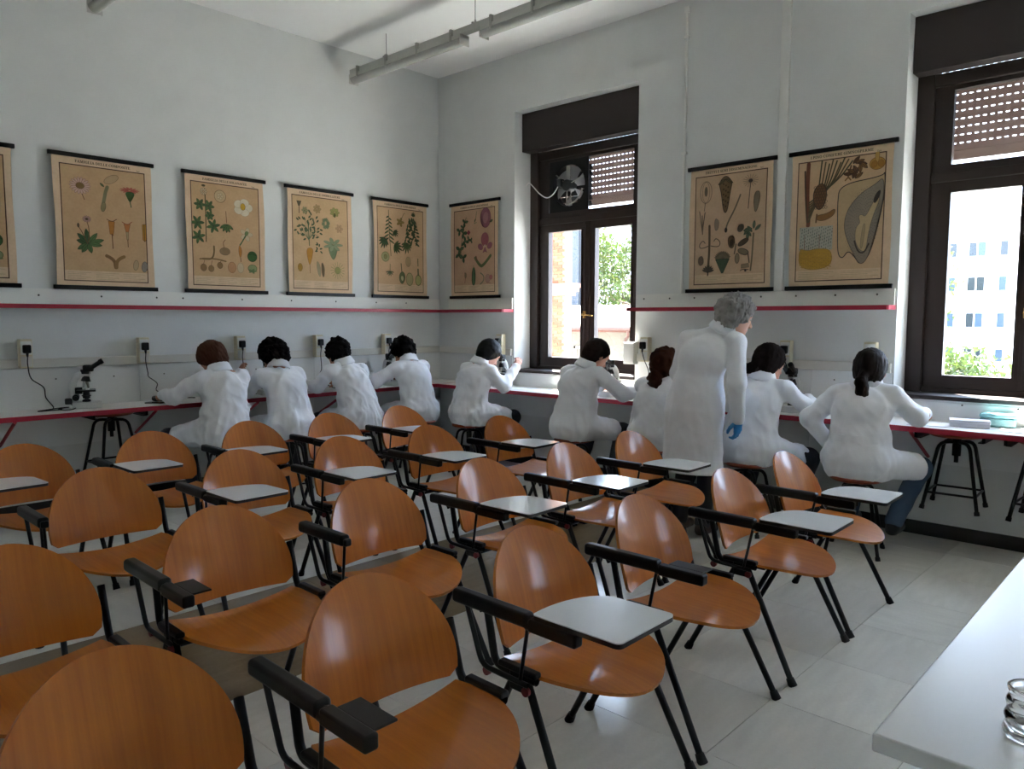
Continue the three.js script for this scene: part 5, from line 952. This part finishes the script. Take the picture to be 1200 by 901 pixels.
// ---------- outside the windows ----------
const GY = -7;
struct('ground', ext(-70, 160, GY - 0.3, GY, -110, 110), std({ color: lin(0xb4b4b0), roughness: 0.95 }));
{
  const k = 1.463, fx = 70, sy = (y) => 1.5 + (y - 1.5) * k, sz = (z) => 6.563 + (z - 6.563) * k;
  const b = thing('apartment_block', 'white block of flats with rows of windows beyond the right window', 'building');
  const wall = std({ color: lin(0xe9e6df), roughness: 0.9 }), frame = std({ color: lin(0xcfd3d6), roughness: 0.5 }), glassD = phys({ color: lin(0x22282c), roughness: 0.12 }), glassB = phys({ color: lin(0x2e3c4a), roughness: 0.15 });
  const z0 = sz(-26), z1 = sz(14), top = sy(7.15);
  add('facade', ext(fx, fx + 12, GY, top, z0, z1), wall, b);
  add('eaves', ext(fx - 0.7, fx + 12.7, top, top + 0.35, z0 - 0.7, z1 + 0.7), std({ color: lin(0x8d8a86), roughness: 0.8 }), b);
  // hipped roof
  const rp = [V(fx - 0.7, top + 0.35, z0 - 0.7), V(fx - 0.7, top + 0.35, z1 + 0.7), V(fx + 12.7, top + 0.35, z1 + 0.7), V(fx + 12.7, top + 0.35, z0 - 0.7), V(fx + 6, top + 3.2, sz(0)), V(fx + 6, top + 3.2, z1 - 6), V(fx + 6, top + 0.9, z0 + 1)];
  const rg = new THREE.BufferGeometry(); const tri = (...n) => n.flatMap((i) => rp[i].toArray());
  rg.setAttribute('position', new THREE.Float32BufferAttribute([...tri(0, 1, 5), ...tri(0, 5, 4), ...tri(0, 4, 6), ...tri(1, 2, 5), ...tri(2, 3, 6), ...tri(2, 6, 4), ...tri(2, 4, 5), ...tri(3, 0, 6)], 3)); rg.computeVertexNormals();
  add('roof', rg, std({ color: lin(0xcfc4b8), roughness: 0.9, side: THREE.DoubleSide }), b);
  add('chimney', ext(fx + 3, fx + 4, sy(7.0), sy(8.75), sz(-5.55), sz(-5.05)), std({ color: lin(0x8a5a48), roughness: 0.9 }), b);
  const rows = [[5.23, 6.14], [3.19, 4.1], [1.05, 1.98], [-0.95, -0.12], [-3.0, -2.1]];
  for (let p = -6; p <= 3; p++) for (const [a, h] of rows) {
    const off = p * 2.62;
    if (sz(-4.85 + off) < z0 + 1 || sz(-2.7 + off) > z1 - 0.5) continue;
    for (const [l, r, dbl] of [[-4.84, -3.89, 1], [-3.24, -2.78, 0]]) {
      const w = add('window', merge([ext(fx - 0.06, fx + 0.02, sy(a), sy(a) + 0.08, sz(l + off), sz(r + off)), ext(fx - 0.06, fx + 0.02, sy(h) - 0.06, sy(h), sz(l + off), sz(r + off)), ext(fx - 0.06, fx + 0.02, sy(a), sy(h), sz(l + off), sz(l + off) + 0.06), ext(fx - 0.06, fx + 0.02, sy(a), sy(h), sz(r + off) - 0.06, sz(r + off)), ...(dbl ? [ext(fx - 0.06, fx + 0.02, sy(a), sy(h), sz((l + r) / 2 + off) - 0.05, sz((l + r) / 2 + off) + 0.05)] : [])]), frame, b);
      const m = sz((l + r) / 2 + off);
      if (dbl) { add('pane', ext(fx - 0.03, fx - 0.005, sy(a), sy(h), sz(l + off), m - 0.05), glassD, w); add('pane', ext(fx - 0.03, fx - 0.005, sy(a), sy(h), m + 0.05, sz(r + off)), (p + rows.findIndex((q) => q[0] === a)) % 2 ? glassD : glassB, w); }
      else add('pane', ext(fx - 0.03, fx - 0.005, sy(a), sy(h), sz(l + off), sz(r + off)), a < 5 ? glassB : glassD, w);
    }
  }
}
{
  // low annex with a tiled roof, seen through the fan window
  const a = thing('annex', 'low outbuilding with a pale tiled roof seen through the fan window', 'building');
  const x0 = 14, stucco = std({ color: lin(0x5f5a50), roughness: 0.95 });
  add('wall', ext(x0 + 0.6, x0 + 7.6, GY, 1.22, -30, -3.5), stucco, a);
  add('fascia', ext(x0, x0 + 0.1, 1.1, 1.26, -30.3, -3.2), std({ color: lin(0x553024), roughness: 0.8 }), a);
  add('soffit', ext(x0 + 0.1, x0 + 0.6, 1.16, 1.22, -30, -3.2), std({ color: lin(0x9a8a78), roughness: 0.9 }), a);
  add('gutter', rod([x0 - 0.06, 1.22, -30], [x0 - 0.06, 1.22, -3.2], 0.07, 0.07, 10), std({ color: lin(0x4a3028), roughness: 0.6 }), a);
  add('downpipe', bent([[x0 - 0.06, 1.2, -6.99], [x0 - 0.02, 1.0, -6.99], [x0 + 0.5, 0.86, -7.47], [x0 + 0.52, GY, -7.47]], 0.045, 0.08), std({ color: lin(0x4a3028), roughness: 0.6 }), a);
  const roofMat = std({ color: lin(0xc9bbaa), roughness: 0.9 }), sl = (1.95 - 1.24) / 4.1;
  const slab = ext(0, 4.2, -0.05, 0.0, -30.3, -3.2); slab.rotateZ(Math.atan(sl)); slab.translate(x0, 1.28, 0);
  const back = ext(-4.2, 0, -0.05, 0.0, -30.3, -3.2); back.rotateZ(-Math.atan(sl)); back.translate(x0 + 8.2, 1.28, 0);
  add('roof', merge([slab, back]), roofMat, a);
  const rib = rod([0, 0.02, 0], [4.2, 0.02, 0], 0.06, 0.06, 6); rib.rotateZ(Math.atan(sl));
  const ribs = new THREE.InstancedMesh(rib, roofMat, 120); ribs.name = 'tile_ridges'; ribs.userData.kind = 'stuff';
  const m4 = new THREE.Matrix4(); for (let i = 0; i < 120; i++) { m4.makeTranslation(x0, 1.28, -30.2 + i * 0.225); ribs.setMatrixAt(i, m4); }
  a.add(ribs);
  add('window', merge([ext(x0 + 0.54, x0 + 0.62, -0.9, 0.6, -9.6, -9.52), ext(x0 + 0.54, x0 + 0.62, -0.9, 0.6, -8.7, -8.62), ext(x0 + 0.54, x0 + 0.62, 0.52, 0.6, -9.6, -8.62), ext(x0 + 0.54, x0 + 0.62, -0.9, -0.82, -9.6, -8.62)]), std({ color: lin(0xb5aca0), roughness: 0.7 }), a);
}
{
  // brick building corner with a cornice and a drainpipe
  const b = thing('brick_building', 'orange brick building corner seen through the left pane of the fan window', 'building');
  const x0 = 9, bm = [0x7c432a, 0x854c33, 0x6e3a24].map((h) => std({ color: lin(h), roughness: 0.95 })), mortar = std({ color: lin(0x7d6a58), roughness: 0.95 });
  add('core', ext(x0 + 0.02, x0 + 0.35, GY, 9, -8.4, -5.56), mortar, b);
  const sets = [[], [], []]; let n = 0;
  for (let y = -1.5; y < 5.2; y += 0.078) { const s = (n % 2) * 0.13; for (let z = -6.5 + s; z < -5.6; z += 0.26) { const e = Math.min(-5.545, z + 0.25); if (e - z > 0.05) sets[(n * 7 + Math.floor(z * 31 + 300)) % 3].push(ext(x0, x0 + 0.06, y, y + 0.066, z, e)); } n++; }
  sets.forEach((s, i) => { add('brick_courses', merge(s), bm[i], b).userData.kind = 'stuff'; });
  add('cornice', merge([ext(x0 - 0.08, x0 + 0.45, 2.3, 2.4, -8.4, -5.28), ext(x0 - 0.04, x0 + 0.4, 2.2, 2.3, -8.4, -5.36), ext(x0 - 0.02, x0 + 0.37, 2.1, 2.2, -8.4, -5.45)]), std({ color: lin(0x8f6450), roughness: 0.9 }), b);
  const g = thing('grey_building', 'pale grey building with a drainpipe behind the brick corner', 'building');
  const fp = new THREE.Shape([[22.6, 24], [22.6, 15.4], [26.6, 19.3], [26.6, 24]].map(([a, b]) => new THREE.Vector2(a, b)));
  const prism = (h) => new THREE.ExtrudeGeometry(fp, { depth: h, bevelEnabled: false }).rotateX(-Math.PI / 2);
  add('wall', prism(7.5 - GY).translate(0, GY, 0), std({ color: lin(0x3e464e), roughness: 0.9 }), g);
  add('drainpipe', rod([22.5, GY, -15.75], [22.5, 7.4, -15.75], 0.09, 0.09, 10), std({ color: lin(0x2c3540), roughness: 0.6 }), g);
  add('cornice', prism(0.3).translate(-0.15, 7.5, 0.1), std({ color: lin(0xb9bcc0), roughness: 0.9 }), g);
}
// trees: trunk, boughs and a crown of leaves
const leafGeo = (() => { const s = new THREE.Shape(); s.moveTo(0, 0); s.quadraticCurveTo(0.5, 0.35, 1, 0); s.quadraticCurveTo(0.5, -0.35, 0, 0); const g = new THREE.ShapeGeometry(s, 3); const p = g.attributes.position; for (let i = 0; i < p.count; i++) p.setZ(i, 0.25 * p.getX(i) * p.getX(i)); g.computeVertexNormals(); return g; })();
const leafMats = [0x34451c, 0x47591f, 0x2c3b18].map((h) => phys({ color: lin(h), roughness: 0.8, transmission: 0.35, thickness: 0, side: THREE.DoubleSide }));
function tree(label, x, y, z, r, ry, n, leafSize, mi, group) {
  const t = thing('tree', label, 'tree', [x, GY, z], 0, group), bark = std({ color: lin(0x4d4034), roughness: 0.95 }), h = y - GY;
  add('trunk', merge([rod([0, 0, 0], [0.1, h * 0.62, 0.05], 0.24, 0.15, 10), rod([0.1, h * 0.62, 0.05], [0.0, h, 0], 0.15, 0.07, 8)]), bark, t);
  for (let k = 0; k < 7; k++) { const a = k * 2.4, b = 0.6 + 0.05 * k; add('bough', rod([0.08, h * b, 0.03], [Math.cos(a) * r * 0.7, h + ry * 0.5 * Math.sin(k), Math.sin(a) * r * 0.7], 0.08, 0.025, 6), bark, t); }
  const m = new THREE.InstancedMesh(leafGeo, leafMats[mi], n); m.name = 'crown'; m.userData.kind = 'stuff';
  const clumps = []; for (let k = 0; k < 34; k++) { const a = rnd() * 6.283, u = rnd() * 2 - 1, s = 0.45 + 0.5 * rnd(); clumps.push([Math.cos(a) * Math.sqrt(1 - u * u) * r * s, u * ry * s, Math.sin(a) * Math.sqrt(1 - u * u) * r * s, (0.22 + 0.2 * rnd()) * r]); }
  const q = new THREE.Quaternion(), e = new THREE.Euler(), m4 = new THREE.Matrix4(), col = new THREE.Color();
  for (let i = 0; i < n; i++) {
    const c = clumps[i % clumps.length], a = rnd() * 6.283, u = rnd() * 2 - 1, s = c[3] * Math.cbrt(rnd()); e.set(rnd() * 6.28, rnd() * 6.28, rnd() * 6.28); q.setFromEuler(e);
    m4.compose(V(c[0] + Math.cos(a) * Math.sqrt(1 - u * u) * s, h + c[1] + u * s, c[2] + Math.sin(a) * Math.sqrt(1 - u * u) * s), q, V(1, 1, 1).multiplyScalar(leafSize * (0.7 + 0.6 * rnd()))); m.setMatrixAt(i, m4);
    m.setColorAt(i, col.setRGB(0.75 + 0.4 * rnd(), 0.8 + 0.3 * rnd(), 0.6 + 0.4 * rnd()));
  }
  t.add(m);
}
const TR = 'trees outside the windows';
tree('tall leafy tree behind the annex, filling the right pane of the fan window', 31, 4.6, -18.4, 3.5, 4.6, 9000, 0.3, 1, TR);
tree('rounded green tree at the bottom of the right window', 25, -1.6, -0.5, 2.3, 2.2, 6000, 0.22, 1, TR);
tree('leafy tree at the left side of the right window', 20, 2.3, -0.9, 1.75, 2.0, 2600, 0.2, 1, TR);
scene.traverse((o) => { if (o.isMesh) { o.castShadow = true; o.receiveShadow = true; } });
renderer.render(scene, camera);
